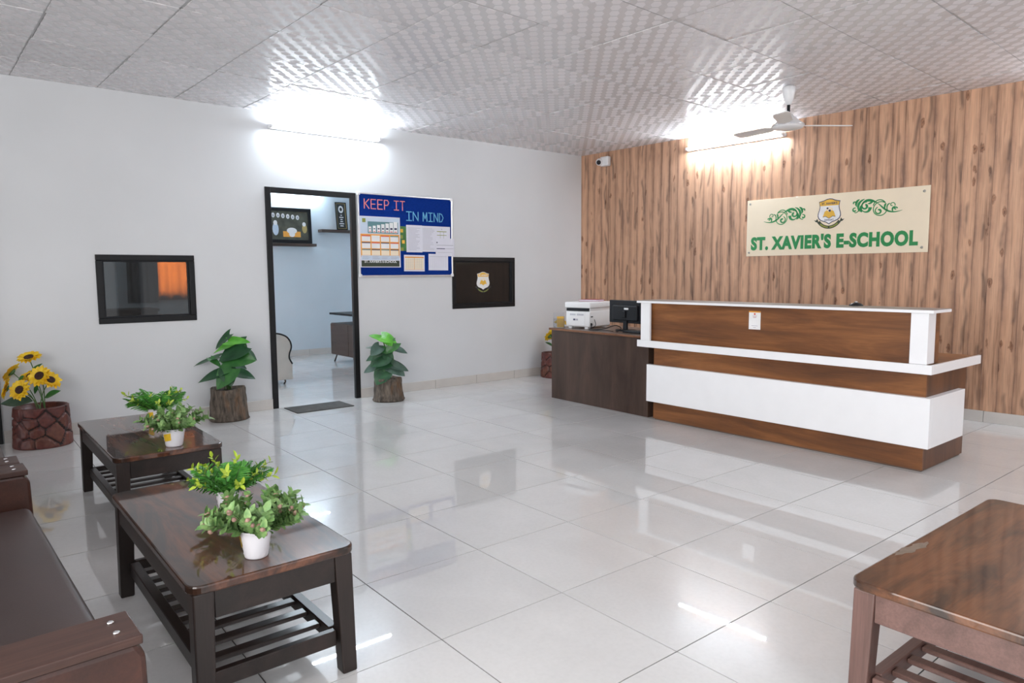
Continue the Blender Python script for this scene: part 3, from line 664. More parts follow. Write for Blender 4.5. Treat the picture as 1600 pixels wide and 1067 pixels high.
# ceiling fan, at rest
FN = thing('ceiling_fan', 'white ceiling fan hanging in front of the wood wall', 'fan', (3.652, -1.163, H-.006))
MB().lathe([(.034, 0), (.052, -.008), (.05, -.05), (.035, -.12), (.02, -.155), (0, -.157)][::-1], 24).build('canopy', M_WPLAST, FN)
MB().tube([(0, 0, -.15), (0, 0, -.25)], .013, 12).build('rod', M_DKPLAST, FN)
MB().lathe([(.028, -.225), (.045, -.25), (.085, -.285), (.10, -.30), (.128, -.318), (.13, -.335), (.118, -.35), (.06, -.362), (0, -.365)][::-1], 36).build('motor_housing', M_WPLAST, FN)
MB().lathe([(.1315, -.322), (.1335, -.326), (.1335, -.33), (.1315, -.334)][::-1], 36).build('trim_ring', M_ALU, FN)
bm_ = MB()
out = [(.10, .022), (.16, .03), (.2, .058), (.48, .066), (.535, .055), (.55, .03)]
bm_.prism(out+[(x, -y) for x, y in out][::-1], -.003, .003, 0, Matrix.Translation((0, 0, -.327)) @ Matrix.Rotation(.16, 4, 'X'))
bme = bm_.data('blade', M_WPLAST)
for k_ in range(3): put('blade', bme, FN, (0, 0, 0), (0, 0, .93+k_*2*PI/3))

# ------------------------------------------------------------------ notice board and the sheets pinned to it
NBY, NBZ = -3.364, 1.311; NW, NH = 1.222, .905
NB = thing('notice_board', 'blue felt notice board with aluminium frame beside the doorway', 'notice board', (.001, NBY, NBZ), WROT)
ring(MB(), 0, 0, NW, NH, .02, 0, .022, .003).build('frame', M_ALU, NB)
for x, y in ((0, 0), (NW-.03, 0), (0, NH-.03), (NW-.03, NH-.03)): MB().box(x-.002, y-.002, .0, x+.032, y+.032, .0245, bev=.004).build('corner_cap', M_WPLAST, NB)
MB().box(.018, .018, .002, NW-.018, NH-.018, .014).build('felt', M_FELT, NB)
def strokes(mb, body, x, y, w, h, gap, t, z, mi=0):
    L = {'K': [((0, 0), (0, 1)), ((1, 1), (0, .45)), ((.2, .55), (1, 0))], 'E': [((0, 0), (0, 1)), ((0, 1), (1, 1)), ((0, .5), (.85, .5)), ((0, 0), (1, 0))],
         'P': [((0, 0), (0, 1)), ((0, 1), (.7, 1)), ((.7, 1), (1, .75)), ((1, .75), (.7, .45)), ((.7, .45), (0, .45))], 'I': [((.5, 0), (.5, 1)), ((0, 1), (1, 1)), ((0, 0), (1, 0))],
         'T': [((.5, 0), (.5, 1)), ((0, 1), (1, 1))], 'N': [((0, 0), (0, 1)), ((0, 1), (1, 0)), ((1, 0), (1, 1))], 'M': [((0, 0), (.05, 1)), ((.05, 1), (.5, .3)), ((.5, .3), (.95, 1)), ((.95, 1), (1, 0))],
         'D': [((0, 0), (0, 1)), ((0, 1), (.6, .9)), ((.6, .9), (1, .5)), ((1, .5), (.6, .05)), ((.6, .05), (0, 0))]}
    for ch in body:
        if ch != ' ':
            for (a, b), (c, d) in L[ch]:
                p, q = (x+a*w, y+b*h), (x+c*w, y+d*h); dx, dy = q[0]-p[0], q[1]-p[1]; l = math.hypot(dx, dy); e = t*.4/l
                mb.ribbon([(p[0]-dx*e, p[1]-dy*e), (q[0]+dx*e, q[1]+dy*e)], t, z, z+.002, mi)
            x += w+gap
        else: x += gap*1.6
    return mb
strokes(MB(), 'KEEP', .082, .735, .055, .098, .026, .010, .0145).build('lettering', M_PINK, NB)
strokes(MB(), 'IT', .446, .735, .055, .098, .022, .010, .0145).build('lettering', M_PINK, NB)
strokes(MB(), 'IN', .60, .628, .065, .096, .022, .010, .0145).build('lettering', M_CYAN, NB)
strokes(MB(), 'MIND', .817, .628, .052, .096, .022, .010, .0145).build('lettering', M_CYAN, NB)
def sheet(name, label, cat, x0, y0, x1, y1, z, marks, mats, group=None, rz=0, texts=()):
    b = MB(); w_, h_ = x1-x0, y1-y0; b.box(0, 0, 0, w_, h_, .0008, 0)
    for (a, c, e, f, mi, *lv) in marks:
        l = (lv[0] if lv else 1)*.0005; b.box(a*w_, c*h_, .0008, e*w_, f*h_, .0008+l, mi)
    for (s_, size, tx_, ty_, mi, lv) in texts: b.text(s_, size, tx_*w_, ty_*h_, .0008+.0005*lv, mi, depth=.0004, off=size*.02)
    o = b.build(name, mats); o.location = (.001+z, NBY+x0, NBZ+y0); o.rotation_euler = (PI/2, 0, PI/2); o.rotation_euler.rotate(Euler((rz, 0, 0)))
    return tag(o, label, cat, group)
mk = [(.02, .665, .98, .985, 7), (.20, .672, .95, .90, 4, 2), (.02, .20, .98, .655, 1), (.03, .145, .97, .235, 7, 2), (.03, .015, .97, .135, 2)]
for i in range(7): mk.append((.22+i*.103, .69, .285+i*.108, .80+i*.018, 6, 3)); mk.append((.235+i*.103, .70, .27+i*.108, .715, 3, 4)); mk.append((.235+i*.103, .75, .27+i*.108, .765+i*.004, 5, 4))
cl = [(3, 6, 3, 4), (5, 3, 5, 3), (4, 5, 4, 5)]
for r_ in range(3):
    for c_ in range(4):
        X, Y = .05+c_*.232, .51-r_*.135; mk.append((X, Y, X+.205, Y+.105, 6 if r_ < 2 else 8, 2)); mk.append((X, Y+.098, X+.205, Y+.118, cl[r_][c_], 3))
for c_ in range(4):
    for k_ in range(4): mk.append((.06+c_*.23, .165+k_*.016, .06+c_*.23+.14+.03*((k_*7+c_) % 3), .17+k_*.016, 9, 3))
mk.append((.07, .88, .15, .955, 10, 2))
CALM = [M_PAPER, M_ORANGEP, M_DKGREENP, M_REDP, M_TEALP, M_NAVYP, M_WHITEP, M_BLUEP, M_CREAM, M_GREYP, M_OLIVEP]
sheet('calendar', 'tall printed wall calendar pinned at left of the blue board', 'calendar', .012, .105, .508, .652, .0235, mk, CALM, texts=[("ST. XAVIER'S E-SCHOOL", .037, .5, .092, 6, 2)])
mk = [(.0, .0, .5, .14, 2)]
for i, (a, c) in enumerate(((.1, .75), (.05, .5), (.3, .3))): mk.append((a, c, a+.38, c+.14, 1 + i % 2, 2))
sheet('flyer', 'narrow green printed flyer between calendar and white sheets', 'flyer', .508, .288, .60, .56, .0148, mk, [M_LMID, M_YELP, M_OLIVEP])
def lines(x0, x1, y0, y1, n, mi=1, seed=0):
    r = random.Random(seed); return [(x0, y0+(y1-y0)*i/n, x0+(x1-x0)*r.uniform(.6, 1), y0+(y1-y0)*i/n+.012, mi) for i in range(n)]
PM = [M_PAPER, M_GREYP, M_ORANGEP, M_CREAM, M_OLIVEP, M_NAVYP, M_REDP]
sheet('notice_sheet', 'white typed notice sheet pinned right of the green flyer', 'notice', .592, .275, .80, .578, .0155, lines(.12, .9, .08, .94, 18, 1, 1), PM, 'white notices on the board')
sheet('notice_sheet', 'white typed notice sheet in middle of the upper row', 'notice', .796, .283, .985, .575, .0165, lines(.05, .9, .08, .94, 18, 1, 2), PM, 'white notices on the board')
sheet('notice_sheet', 'white sheet with yellow table at top right of the board', 'notice', .98, .37, 1.185, .575, .0155, [(.1, .7, .75, .74, 4), (.1, .5, .75, .53, 4), (.1, .3, .75, .33, 4), (.32, .3, .335, .74, 4), (.55, .3, .565, .74, 4), (.4, .82, .45, .88, 1)], PM, 'white notices on the board')
sheet('notice_sheet', 'white letterhead overlapping right frame of the board', 'notice', .975, .235, 1.235, .44, .024, [(.05, .72, .1, .8, 5), (.05, .6, .95, .63, 1), (.05, .4, .5, .44, 5), (.52, .41, .95, .435, 1), (.1, .2, .9, .215, 1)], PM, 'white notices on the board')
tbl = [(.04, .82, .96, .9, 2), (.05, .12, .95, .8, 3), (.49, .1, .505, .84, 2, 2), (.04, .1, .96, .12, 2)]+[(.08, .22+.1*i, .9, .23+.1*i, 1, 2) for i in range(6)]+[(.12+.09*i, .15, .125+.09*i, .8, 1, 2) for i in range(9)]
sheet('notice_sheet', 'small timetable sheet with orange header at bottom of board', 'notice', .555, .062, .825, .245, .0155, tbl, PM, 'white notices on the board', -.01)
sheet('notice_sheet', 'pale ruled table sheet at bottom right of the board', 'notice', .88, .072, 1.15, .26, .0155, [(.05, .84, .95, .855, 1)]+[(.08+.1*i, .15, .083+.1*i, .84, 1) for i in range(9)], PM, 'white notices on the board', -.006)

# door mat
DM = tag(MB().box(-.30, -.175, 0, .30, .175, .008, bev=.003).build('door_mat', M_RUBBER, None, (.225, -3.955, .0006), (0, 0, PI/2-.01)), 'dark worn rubber door mat lying in the doorway', 'mat')

# ------------------------------------------------------------------ coffee tables
def coffee_table(label, loc, rz, top, leg, rail, slat, L=1.17, W=.53, Ht=.44):
    t = thing('coffee_table', label, 'table', loc, (0, 0, rz), 'slatted coffee tables')
    r = .045; pl = []
    for cx, cy, a0 in ((L/2-r, W/2-r, 0), (-L/2+r, W/2-r, PI/2), (-L/2+r, -W/2+r, PI), (L/2-r, -W/2+r, 1.5*PI)):
        for i in range(7): pl.append((cx+r*math.cos(a0+i*PI/12), cy+r*math.sin(a0+i*PI/12)))
    b = bmesh.new(); vs = [b.verts.new((x, y, Ht-.028)) for x, y in pl]; f = b.faces.new(vs)
    ex = bmesh.ops.extrude_face_region(b, geom=[f]); bmesh.ops.translate(b, vec=(0, 0, .028), verts=[v for v in ex['geom'] if isinstance(v, bmesh.types.BMVert)])
    bmesh.ops.recalc_face_normals(b, faces=b.faces)
    ed = [e for e in b.edges if abs(e.verts[0].co.z-e.verts[1].co.z) < 1e-6]
    bmesh.ops.bevel(b, geom=ed, offset=.006, segments=2, profile=.5, affect='EDGES')
    MB().bm(b).build('top', top, t)
    ap = .088; lw = .062; ix, iy = L/2-.012, W/2-.012
    for sy in (-1, 1): MB().box(-ix+lw-.001, sy*(iy-.016)-.012, Ht-.028-ap, ix-lw+.001, sy*(iy-.016)+.012, Ht-.0283, bev=.002, seg=1).build('apron', rail, t)
    for sx in (-1, 1): MB().box(sx*(ix-.016)-.012, -iy+lw-.001, Ht-.028-ap, sx*(ix-.016)+.012, iy-lw+.001, Ht-.0283, bev=.002, seg=1).build('apron', rail, t)
    for sx in (-1, 1):
        for sy in (-1, 1):
            b = bmesh.new(); bmesh.ops.create_cube(b, size=1)
            for v in b.verts:
                top_ = v.co.z > 0; wdt = lw if top_ else lw*.84
                v.co = Vector((sx*(ix-(0 if (v.co.x*sx > 0) else wdt)) - (0 if top_ else sx*-.010), sy*(iy-(0 if v.co.y*sy > 0 else wdt)) + (0 if top_ else sy*.004), (Ht-.0285) if top_ else 0))
            bmesh.ops.bevel(b, geom=list(b.edges), offset=.005, segments=2, profile=.5, affect='EDGES')
            MB().bm(b).build('leg', leg, t)
    rz0, rz1 = .095, .148
    for sy in (-1, 1): MB().box(-ix+lw*.9, sy*(iy-.05)-.018, rz0, ix-lw*.9, sy*(iy-.05)+.018, rz1, bev=.003, seg=1).build('rail', rail, t)
    for sx in (-1, 1): MB().box(sx*(ix-.032)-.014, -iy+lw*.9, rz0, sx*(ix-.032)+.014, iy-lw*.9, rz1, bev=.003, seg=1).build('rail', rail, t)
    n = 9; sm = MB().box(-.021, -iy+.069, -.008, .021, iy-.069, .008, bev=.003, seg=1).data('slat', slat)
    for i in range(n): put('slat', sm, t, (-ix+.14+(2*ix-.28)*i/(n-1), 0, rz1-.018))
    return t
coffee_table('dark coffee table nearest the camera on left, before the brown sofas', (4.227, -6.125, 0), 0.0, M_TTOP, M_TLEG, M_TRAIL, M_TSLAT)
coffee_table('dark coffee table farther back on left, near the sunflower pot', (2.447, -6.005, 0), 0.0, M_TTOP, M_TLEG, M_TRAIL, M_TSLAT)
T3 = coffee_table('red-brown coffee table cut off at lower right, with scuffed bare top', (6.262, -4.285, 0), PI/2-.012, M_TTOP2, M_T3LEG, M_T3RAIL, M_T3RAIL)

MB().prism([(-.205+.095*math.cos(a*PI/14)*(1+.12*math.sin(a*2.3)), .238+(.017+.006*math.sin(a*1.7))*math.sin(a*PI/14)-.012*math.cos(a*PI/14)) for a in range(28)], .4400, .4404).build('worn_patch', mat('worn_varnish', (.20, .145, .105), .7, var=.2, vs=30), T3)

# ------------------------------------------------------------------ sofas
def sofa(label, x0, x1, yf, rz):
    L = x1-x0; t = thing('sofa', label, 'sofa', (x0, yf, 0), (0, 0, rz), 'brown sofas along the left side')
    D = .74; AW = .15
    for i, a in enumerate((0, L-AW)):
        b = bmesh.new(); vs = [b.verts.new((a+.006, y, z_)) for y, z_ in ((-.012, .012), (.0, .25), (-.006, .505), (-.022, .532), (-D, .532), (-D, .012))]
        f = b.faces.new(vs); ex = bmesh.ops.extrude_face_region(b, geom=[f]); bmesh.ops.translate(b, vec=(AW-.012, 0, 0), verts=[v for v in ex['geom'] if isinstance(v, bmesh.types.BMVert)])
        bmesh.ops.recalc_face_normals(b, faces=b.faces); bmesh.ops.bevel(b, geom=list(b.edges), offset=.012, segments=2, profile=.5, affect='EDGES')
        ap = MB().bm(b).build('arm', M_ARMP, t)
        MB().box(a, -D, .5325, a+AW, -.012, .554, bev=.003, seg=2).build('arm_board', M_ARMT, ap)
        for yy in (-.055,):
            for xx in (.045, .105): MB().lathe([(.008, .554), (.008, .5565), (.004, .558), (0, .558)], 12, 0, Matrix.Translation((a+xx, yy, 0))).build('screw', M_CHROME, ap)
    b = bmesh.new(); bmesh.ops.create_cube(b, size=1)
    bmesh.ops.subdivide_edges(b, edges=list(b.edges), cuts=7, use_grid_fill=True)
    sw, sd, z0, z1 = L-2*AW-.004, .58, .20, .405
    for v in b.verts:
        x, y, z_ = v.co*2; q = max(abs(x), abs(y), abs(z_)); puff = (1-x**4)*(1-y**4)
        v.co = Vector((L/2+x*sw/2, -.012-sd/2+y*sd/2, (z0+z1)/2+z_*(z1-z0)/2+(.016*puff if z_ > .5 else 0)))
    bmesh.ops.bevel(b, geom=[e for e in b.edges if len(e.link_faces) == 2 and e.calc_face_angle(0) > .9], offset=.03, segments=4, profile=.5, affect='EDGES')
    MB().bm(b, smooth=True).build('seat', M_LEATHER, t)
    MB().box(AW+.002, -D+.04, .10, L-AW-.002, -.03, .1985, bev=.004).build('base', M_LEATHER, t)
    MB().box(AW+.002, -D, .30, L-AW-.002, -.60, .84, bev=.05, seg=5, M=Matrix.Translation((0, 0, 0))).build('backrest', M_LEATHER, t)
    for sx in (AW+.06, L-AW-.06):
        for yy in (-.08, -D+.1): MB().box(sx-.03, yy-.03, 0, sx+.03, yy+.03, .0995).build('leg', M_TLEG, t)
    return t
sofa('brown leatherette sofa at lower left corner, with polished wooden arms', 3.327, 5.245, -6.645, .033)
sofa('second brown sofa, mostly cut off at left edge behind the first', 1.385, 3.312, -6.655, 0.0)

# ------------------------------------------------------------------ plants
def leaf_mesh(L, W, kind, droop=.18, fold=.12, nx=9, ny=5, wave=.02, seed=0):
    r = random.Random(seed); vs = []; fs = []
    for i in range(nx+1):
        t = i/nx
        if kind == 'heart': wdt = .62*math.sin(PI*(.10+.90*t)**.62)**.8 if t < 1 else 0
        else: wdt = math.sin(PI*t**.8)*.5
        if t == 0 and kind != 'heart': wdt = .02
        for j in range(ny+1):
            u = j/ny*2-1
            y = u*wdt*W; z = -droop*L*t*t+fold*abs(u)*wdt*W*1.6-wave*math.sin(t*9+u*2+seed)*abs(u)*L*.5
            x = t*L-(.10*L*abs(u)**1.5*(1-t)**3*2 if kind == 'heart' else 0)
            vs.append((x, y, z))
    for i in range(nx):
        for j in range(ny): a = i*(ny+1)+j; fs.append((a, a+ny+1, a+ny+2, a+1))
    b = MB(); b.add(vs, fs, 0, None, True); return b
def orient(base, tip, nrm):
    base, tip, nrm = Vector(base), Vector(tip), Vector(nrm); x = (tip-base).normalized(); z_ = (nrm-x*nrm.dot(x)).normalized(); y = z_.cross(x)
    return Matrix(((x.x, y.x, z_.x, base.x), (x.y, y.y, z_.y, base.y), (x.z, y.z, z_.z, base.z), (0, 0, 0, 1))), (tip-base).length
def stump(parent, R0, R1, h, seed, knots=()):
    prof = [(R0*.96, 0), (R0*1.03, .012)]+[(R0+(R1-R0)*(i/14)**.7, .012+(h-.022)*i/14) for i in range(1, 14)]+[(R1, h-.006), (R1*.97, h), (R1*.86, h), (R1*.82, h-.03), (0, h-.035)]
    def fn(r, z_, a, i):
        if i > 15 or i == 0: rr = r*(1+.035*math.sin(3*a+seed))
        else:
            n = noise.noise((math.cos(a)*5+seed, math.sin(a)*5, z_*5)); n2 = noise.noise((math.cos(a)*16+seed, math.sin(a)*16, z_*9))
            rr = r*(1+.035*math.sin(3*a+seed))+.012*n+.010*n2
            for ka, kz, kr in knots: d = math.hypot(((a-ka+PI) % (2*PI)-PI)*r, z_-kz); rr += .014*math.exp(-(d/kr)**2)-.016*math.exp(-(d/(kr*.4))**2)
        return rr, z_+(.008*math.sin(2*a+seed) if i > 14 else 0)
    return MB().lathe(prof, 72, 0, None, fn).build('pot', M_BARK, parent)
def leafy_plant(label, loc, s, ctr, gy, crop, pot, leaves, stems_at):
    t = thing('potted_plant', label, 'plant', loc, (0, 0, .884), 'broad-leaved plants in bark pots'); R0, R1, h, seed, kn = pot
    stump(t, R0, R1, h, seed, kn)
    MB().lathe([(R1*.8, h-.034), (R1*.6, h-.022), (0, h-.018)], 24).build('filler', M_SOIL, t)
    f = 7.11
    def P(cx, cy, d): return Vector(((crop[0]+cx/f-ctr)/s, d, (gy-(crop[1]+cy/f))/s*1.015))
    b0 = Vector((0, 0, h-.02)); sb = MB()
    for k, (bx, by, tx_, ty, d, wr, n, mt) in enumerate(leaves):
        B = P(bx, by, d*.6); Tp = P(tx_, ty, d-.02); M, L = orient(B, Tp, n)
        me = leaf_mesh(L*1.02, L*wr, 'heart', .12, .10, 9, 6, .02, k).data('leaf', mt); o = put('leaf', me, t); o.matrix_local = M
        st = b0+Vector((rnd.uniform(-.03, .03), rnd.uniform(-.02, .02), 0)); mid = (st+B)/2+Vector(((B.x-st.x)*-.15, 0, abs(B.z-st.z)*.15))
        MB().tube(smooth_path([st, mid, B], 5), [.0035]*11, 5).build('stem', M_STEM, t)
    return t
UPC = lambda a, b, c=0: (c, -b, a)      # leaf normal: a up, b towards the viewer, c right
leafy_plant('dark green artificial plant in bark pot, left of the doorway', (.215, -4.845, 0), 153.2, 355, 653.5, (300, 520),
    (.172, .152, .30, 1.0, [(-1.2, .17, .055)]),
    [(430, 95, 270, 235, .02, .42, UPC(.3, .8, -.6), M_LDARK), (430, 160, 655, 150, -.05, .42, UPC(.8, .7, .1), M_LBRIGHT), (510, 165, 285, 255, -.05, .38, UPC(.8, .6, -.2), M_LBRIGHT),
     (600, 205, 345, 335, -.07, .62, UPC(.5, .9, -.2), M_LDARK), (430, 300, 700, 345, -.05, .66, UPC(.35, 1, .1), M_LMID), (590, 250, 712, 345, .0, .4, UPC(.7, .5, .4), M_LDARK),
     (325, 318, 72, 380, -.02, .36, UPC(.95, .4, -.2), M_LDARK), (250, 330, 372, 402, -.06, .42, UPC(.8, .5, .3), M_LMID),
     (410, 450, 132, 540, -.08, .38, UPC(.8, .7, -.1), M_LDARK), (480, 425, 335, 610, -.12, .75, UPC(.4, 1, -.2), M_LMID), (420, 440, 480, 590, -.10, .8, UPC(.3, 1, .3), M_LDARK),
     (480, 470, 695, 515, -.04, .5, UPC(.8, .6, .3), M_LDARK), (470, 400, 580, 440, .05, .6, UPC(.6, .6, 0), M_LGREY), (420, 250, 590, 270, -.02, .5, UPC(.5, .8, .1), M_LDARK), (520, 170, 600, 250, .04, .6, UPC(.5, .8, .3), M_LMID)], None)
leafy_plant('green artificial plant in bark pot, right of the doorway', (.325, -3.215, 0), 143, 607, 624.6, (550, 500),
    (.165, .138, .25, 3.0, [(-1.75, .045, .04)]),
    [(345, 225, 215, 178, .0, .55, UPC(.85, .55, 0), M_LBRIGHT), (345, 205, 510, 250, -.03, .75, UPC(.8, .6, .1), M_LBRIGHT), (400, 215, 470, 290, -.07, .8, UPC(.6, .9, 0), M_LBRIGHT),
     (505, 265, 395, 375, -.05, .6, UPC(.4, .9, .2), M_LMID), (470, 325, 625, 368, -.01, .5, UPC(.8, .6, .3), M_LGREY), (350, 320, 172, 305, .0, .3, UPC(.9, .5, 0), M_LGREY), (330, 310, 230, 390, -.05, .9, UPC(.5, .9, -.2), M_LGREY),
     (400, 385, 480, 470, -.06, .7, UPC(.4, 1, .2), M_LDARK), (340, 385, 172, 445, -.02, .6, UPC(.7, .7, -.3), M_LDARK), (350, 330, 400, 370, -.05, .9, UPC(.4, .9, .2), M_LMID),
     (400, 400, 230, 500, -.07, .8, UPC(.4, 1, -.2), M_LDARK), (335, 490, 148, 568, -.03, .6, UPC(.7, .7, -.2), M_LGREY), (420, 470, 290, 520, -.08, .8, UPC(.5, .9, 0), M_LDARK),
     (390, 560, 300, 690, -.13, .95, UPC(.5, 1, -.1), M_LDARK), (420, 495, 600, 600, -.08, .6, UPC(.6, .9, .2), M_LGREY), (430, 490, 636, 548, -.04, .5, UPC(.8, .6, .2), M_LGREY), (390, 470, 380, 560, -.08, .7, UPC(.4, 1, 0), M_LMID)], None)
def stone_pot(parent, R0, R1, h, seed):
    r = random.Random(seed); n = 144; rows = 44; seeds = []
    for i in range(4):
        for j in range(8): seeds.append(((j+.5*(i % 2)+r.uniform(-.3, .3))*2*PI/8, (i+.5+r.uniform(-.28, .28))*h/4, r.uniform(0, 1)))
    prof = [(R0*.97, 0)]+[(R0+(R1-R0)*i/rows, h*i/rows) for i in range(1, rows+1)]+[(R1*.9, h+.002), (R1*.84, h-.01), (R1*.82, h-.05), (0, h-.055)]
    groove = {}
    def fn(rr, z_, a, i):
        if i > rows or i == 0: return rr*(1+.02*math.sin(3*a+seed)), z_
        ds = sorted(math.hypot(((a-sa+PI) % (2*PI)-PI)*rr, (z_-sz)*1.1) for sa, sz, _ in seeds)
        e = min(1, (ds[1]-ds[0])/.024); nn = noise.noise((math.cos(a)*9+seed, math.sin(a)*9, z_*20)); groove[(i, round(a/(2*PI/n)))] = e
        return rr*(1+.02*math.sin(3*a+seed))-.020*(1-e)**1.3+.004*nn, z_
    mb = MB().lathe(prof, n, 0, None, fn)
    for q in range(len(mb.f)):
        i, k = divmod(q, n)
        if q < (len(prof)-1)*n and 0 < i < rows and groove.get((i, k), 1) < .42: mb.m[q] = 1
    return mb.build('pot', [M_STONE, M_MORTAR], parent)
def sunflower(t, c, nrm, R, base, k):
    c, nrm = Vector(c), Vector(nrm).normalized(); M, _ = orient((0, 0, 0), Vector((nrm.z+.01, nrm.x, -nrm.y)).cross(nrm), nrm); M.translation = c
    fl_ = MB(); r = random.Random(k)
    for ring_, (n, l, tilt) in enumerate(((15, R, .06), (14, R*.86, .34))):
        for i in range(n):
            a = (i+.5*ring_)*2*PI/n+r.uniform(-.08, .08); L = l*r.uniform(.88, 1.05); w_ = R*.225
            pm_ = M @ Matrix.Rotation(a, 4, 'Z') @ Matrix.Translation((R*.28, 0, .002*ring_)) @ Matrix.Rotation(-tilt+r.uniform(-.12, .12), 4, 'Y')
            le = L-R*.28; fl_.add([(0, -w_*.35, 0), (0, w_*.35, 0), (le*.45, -w_, .006), (le*.45, 0, -.004), (le*.45, w_, .006), (le*.85, -w_*.5, .002), (le*.85, w_*.5, .002), (le, 0, -.006)],
                [(0, 2, 3), (0, 3, 1), (1, 3, 4), (2, 5, 3), (3, 5, 7), (3, 7, 6), (3, 6, 4)], 0, pm_, True)
    o = fl_.build('flower_head', M_PETAL, t)
    MB().lathe([(R*.38, -.004), (R*.36, .010), (R*.25, .013), (R*.1, .008), (0, .006)], 20, 0, M).build('flower_centre', M_SEED, o)
    MB().lathe([(0, -.02), (R*.2, -.016), (R*.42, -.003)], 14, 0, M).build('calyx', M_STEM, o)
    b0 = Vector(base); e = c-nrm*.018; mid = (b0+e)/2+Vector((0, 0, .04))-nrm*.02
    MB().tube(smooth_path([b0, mid, e], 6), .004, 6).build('stem', M_STEM, t)
def sunflower_pot(label, loc, full=True):
    t = thing('sunflower_pot', label, 'plant', loc, (0, 0, .884), 'sunflowers in red stone-look pots')
    R0, R1, h = .205, .19, .315
    stone_pot(t, R0, R1, h, 2.0); MB().lathe([(R1*.8, h-.054), (R1*.5, h-.04), (0, h-.035)], 24).build('filler', M_SOIL, t)
    s = 158.5
    def P(cx, cy, d): return Vector(((cx/7.965-66.5)/s, d, (689-(560+cy/7.965))/s*1.01))
    b0 = (0, 0, h-.04)
    for k, (cx, cy, d, n, R) in enumerate(((440, 150, .0, (.05, -.42, .9), .092), (238, 300, .02, (-.75, -.2, .62), .088), (245, 445, -.06, (-.72, -.55, .30), .088), (432, 450, -.12, (-.05, -.93, .36), .088), (585, 325, -.06, (.05, -.86, .5), .094), (650, 375, -.01, (.65, -.3, .6), .086), (392, 345, .06, (.0, -.5, .85), .08))):
        sunflower(t, P(cx, cy, d), n, R, (rnd.uniform(-.03, .03), rnd.uniform(-.03, .03), h-.04), k)
    for k, (bx, by, tx_, ty, d, wr, n) in enumerate(((445, 320, 560, 205, .0, .42, UPC(.6, .7, -.3)), (500, 575, 195, 575, -.10, .42, UPC(.8, .6, 0)), (585, 550, 750, 472, -.03, .42, UPC(.7, .7, -.2)), (380, 330, 300, 400, 0, .4, UPC(.6, .7, 0)), (530, 420, 500, 510, -.04, .4, UPC(.4, .9, 0)))):
        M, L = orient(P(bx, by, d*.6), P(tx_, ty, d), n)
        o = put('leaf', leaf_mesh(L, L*wr*1.2, 'leaf', .08, .15, 7, 4, .01, k).data('leaf', M_LMID if k != 1 else M_LGREY), t); o.matrix_local = M
    return t
SP = sunflower_pot('artificial sunflowers in red stone-look pot at far left wall', (.245, -6.30, 0))
S2 = copy_tree(SP); S2.location = (.25, -.70, 0); S2.rotation_euler = (0, 0, .884+2.6); S2['label'] = 'sunflower pot half hidden behind left end of the side desk'

# small white pots with artificial foliage
def leaflet(mb, M, L, W, mi): mb.add([(0, 0, 0), (L*.35, -W/2, L*.06), (L*.35, W/2, L*.06), (L*.75, -W*.36, L*.02), (L*.75, W*.36, L*.02), (L, 0, -L*.08), (L*.5, 0, -L*.03)], [(0, 1, 6), (0, 6, 2), (1, 3, 6), (6, 4, 2), (3, 5, 6), (6, 5, 4)], mi, M, True)
def sprig(kind, seed):
    r = random.Random(seed); b = MB(); L = 1.0; pts = []
    for i in range(9): t = i/8; pts.append(Vector((.10*t*t*L*1.4, 0, L*t-.22*t*t*L)))
    b.tube(pts, [.012*(1-.7*i/8) for i in range(9)], 4, 0)
    if kind == 'fern':
        for i in range(1, 20):
            t = i/19.5; q = pts[min(7, int(t*8))].lerp(pts[min(8, int(t*8)+1)], t*8-int(t*8))
            for sgn in (-1, 1):
                M = Matrix.Translation(q) @ Matrix.Rotation(sgn*(PI/2-.45), 4, 'X') @ Matrix.Rotation(-PI/2+.1, 4, 'Y')
                leaflet(b, M @ Matrix.Rotation(r.uniform(-.15, .15), 4, 'Z'), .30*math.sin(PI*min(1, .12+t*.86))**.7, .034, 1)
    elif kind == 'lime':
        for i in range(2, 15):
            t = i/14; q = pts[min(7, int(t*8))].lerp(pts[min(8, int(t*8)+1)], t*8-int(t*8)) if t < 1 else pts[8]
            M = Matrix.Translation(q) @ Matrix.Rotation(i*2.4, 4, 'Z') @ Matrix.Rotation(-.5-r.uniform(0, .5), 4, 'Y'); leaflet(b, M, r.uniform(.11, .18), .075, 1 if i < 8 else 2)
    else:
        for i in range(2, 13):
            t = i/12; q = pts[min(7, int(t*8))].lerp(pts[min(8, int(t*8)+1)], t*8-int(t*8)) if t < 1 else pts[8]
            for sgn in (0, PI):
                M = Matrix.Translation(q) @ Matrix.Rotation(i*1.57+sgn+r.uniform(-.3, .3), 4, 'Z') @ Matrix.Rotation(-.45-r.uniform(0, .5), 4, 'Y'); leaflet(b, M, r.uniform(.15, .23), r.uniform(.11, .15), 1)
        if kind == 'bud':
            for q, rr in ((pts[8], .055), (pts[6]+Vector((.1, .06, .03)), .045)):
                b.lathe([(0, -rr*1.2), (rr*.8, -rr*.5), (rr, 0), (rr*.7, rr*.8), (0, rr*1.2)], 8, 3, Matrix.Translation(q))
    return b
SPR = {}
for kind, mats in (('fern', [M_STEM, M_FERN]), ('lime', [M_STEM, M_FERN, M_LIME]), ('euc', [M_STEM, M_EUC, M_LIME, M_BUD]), ('bud', [M_STEM, M_EUC, M_LIME, M_BUD])):
    SPR[kind] = [sprig(kind, 10+i).data('foliage_sprig', mats) for i in range(3)]
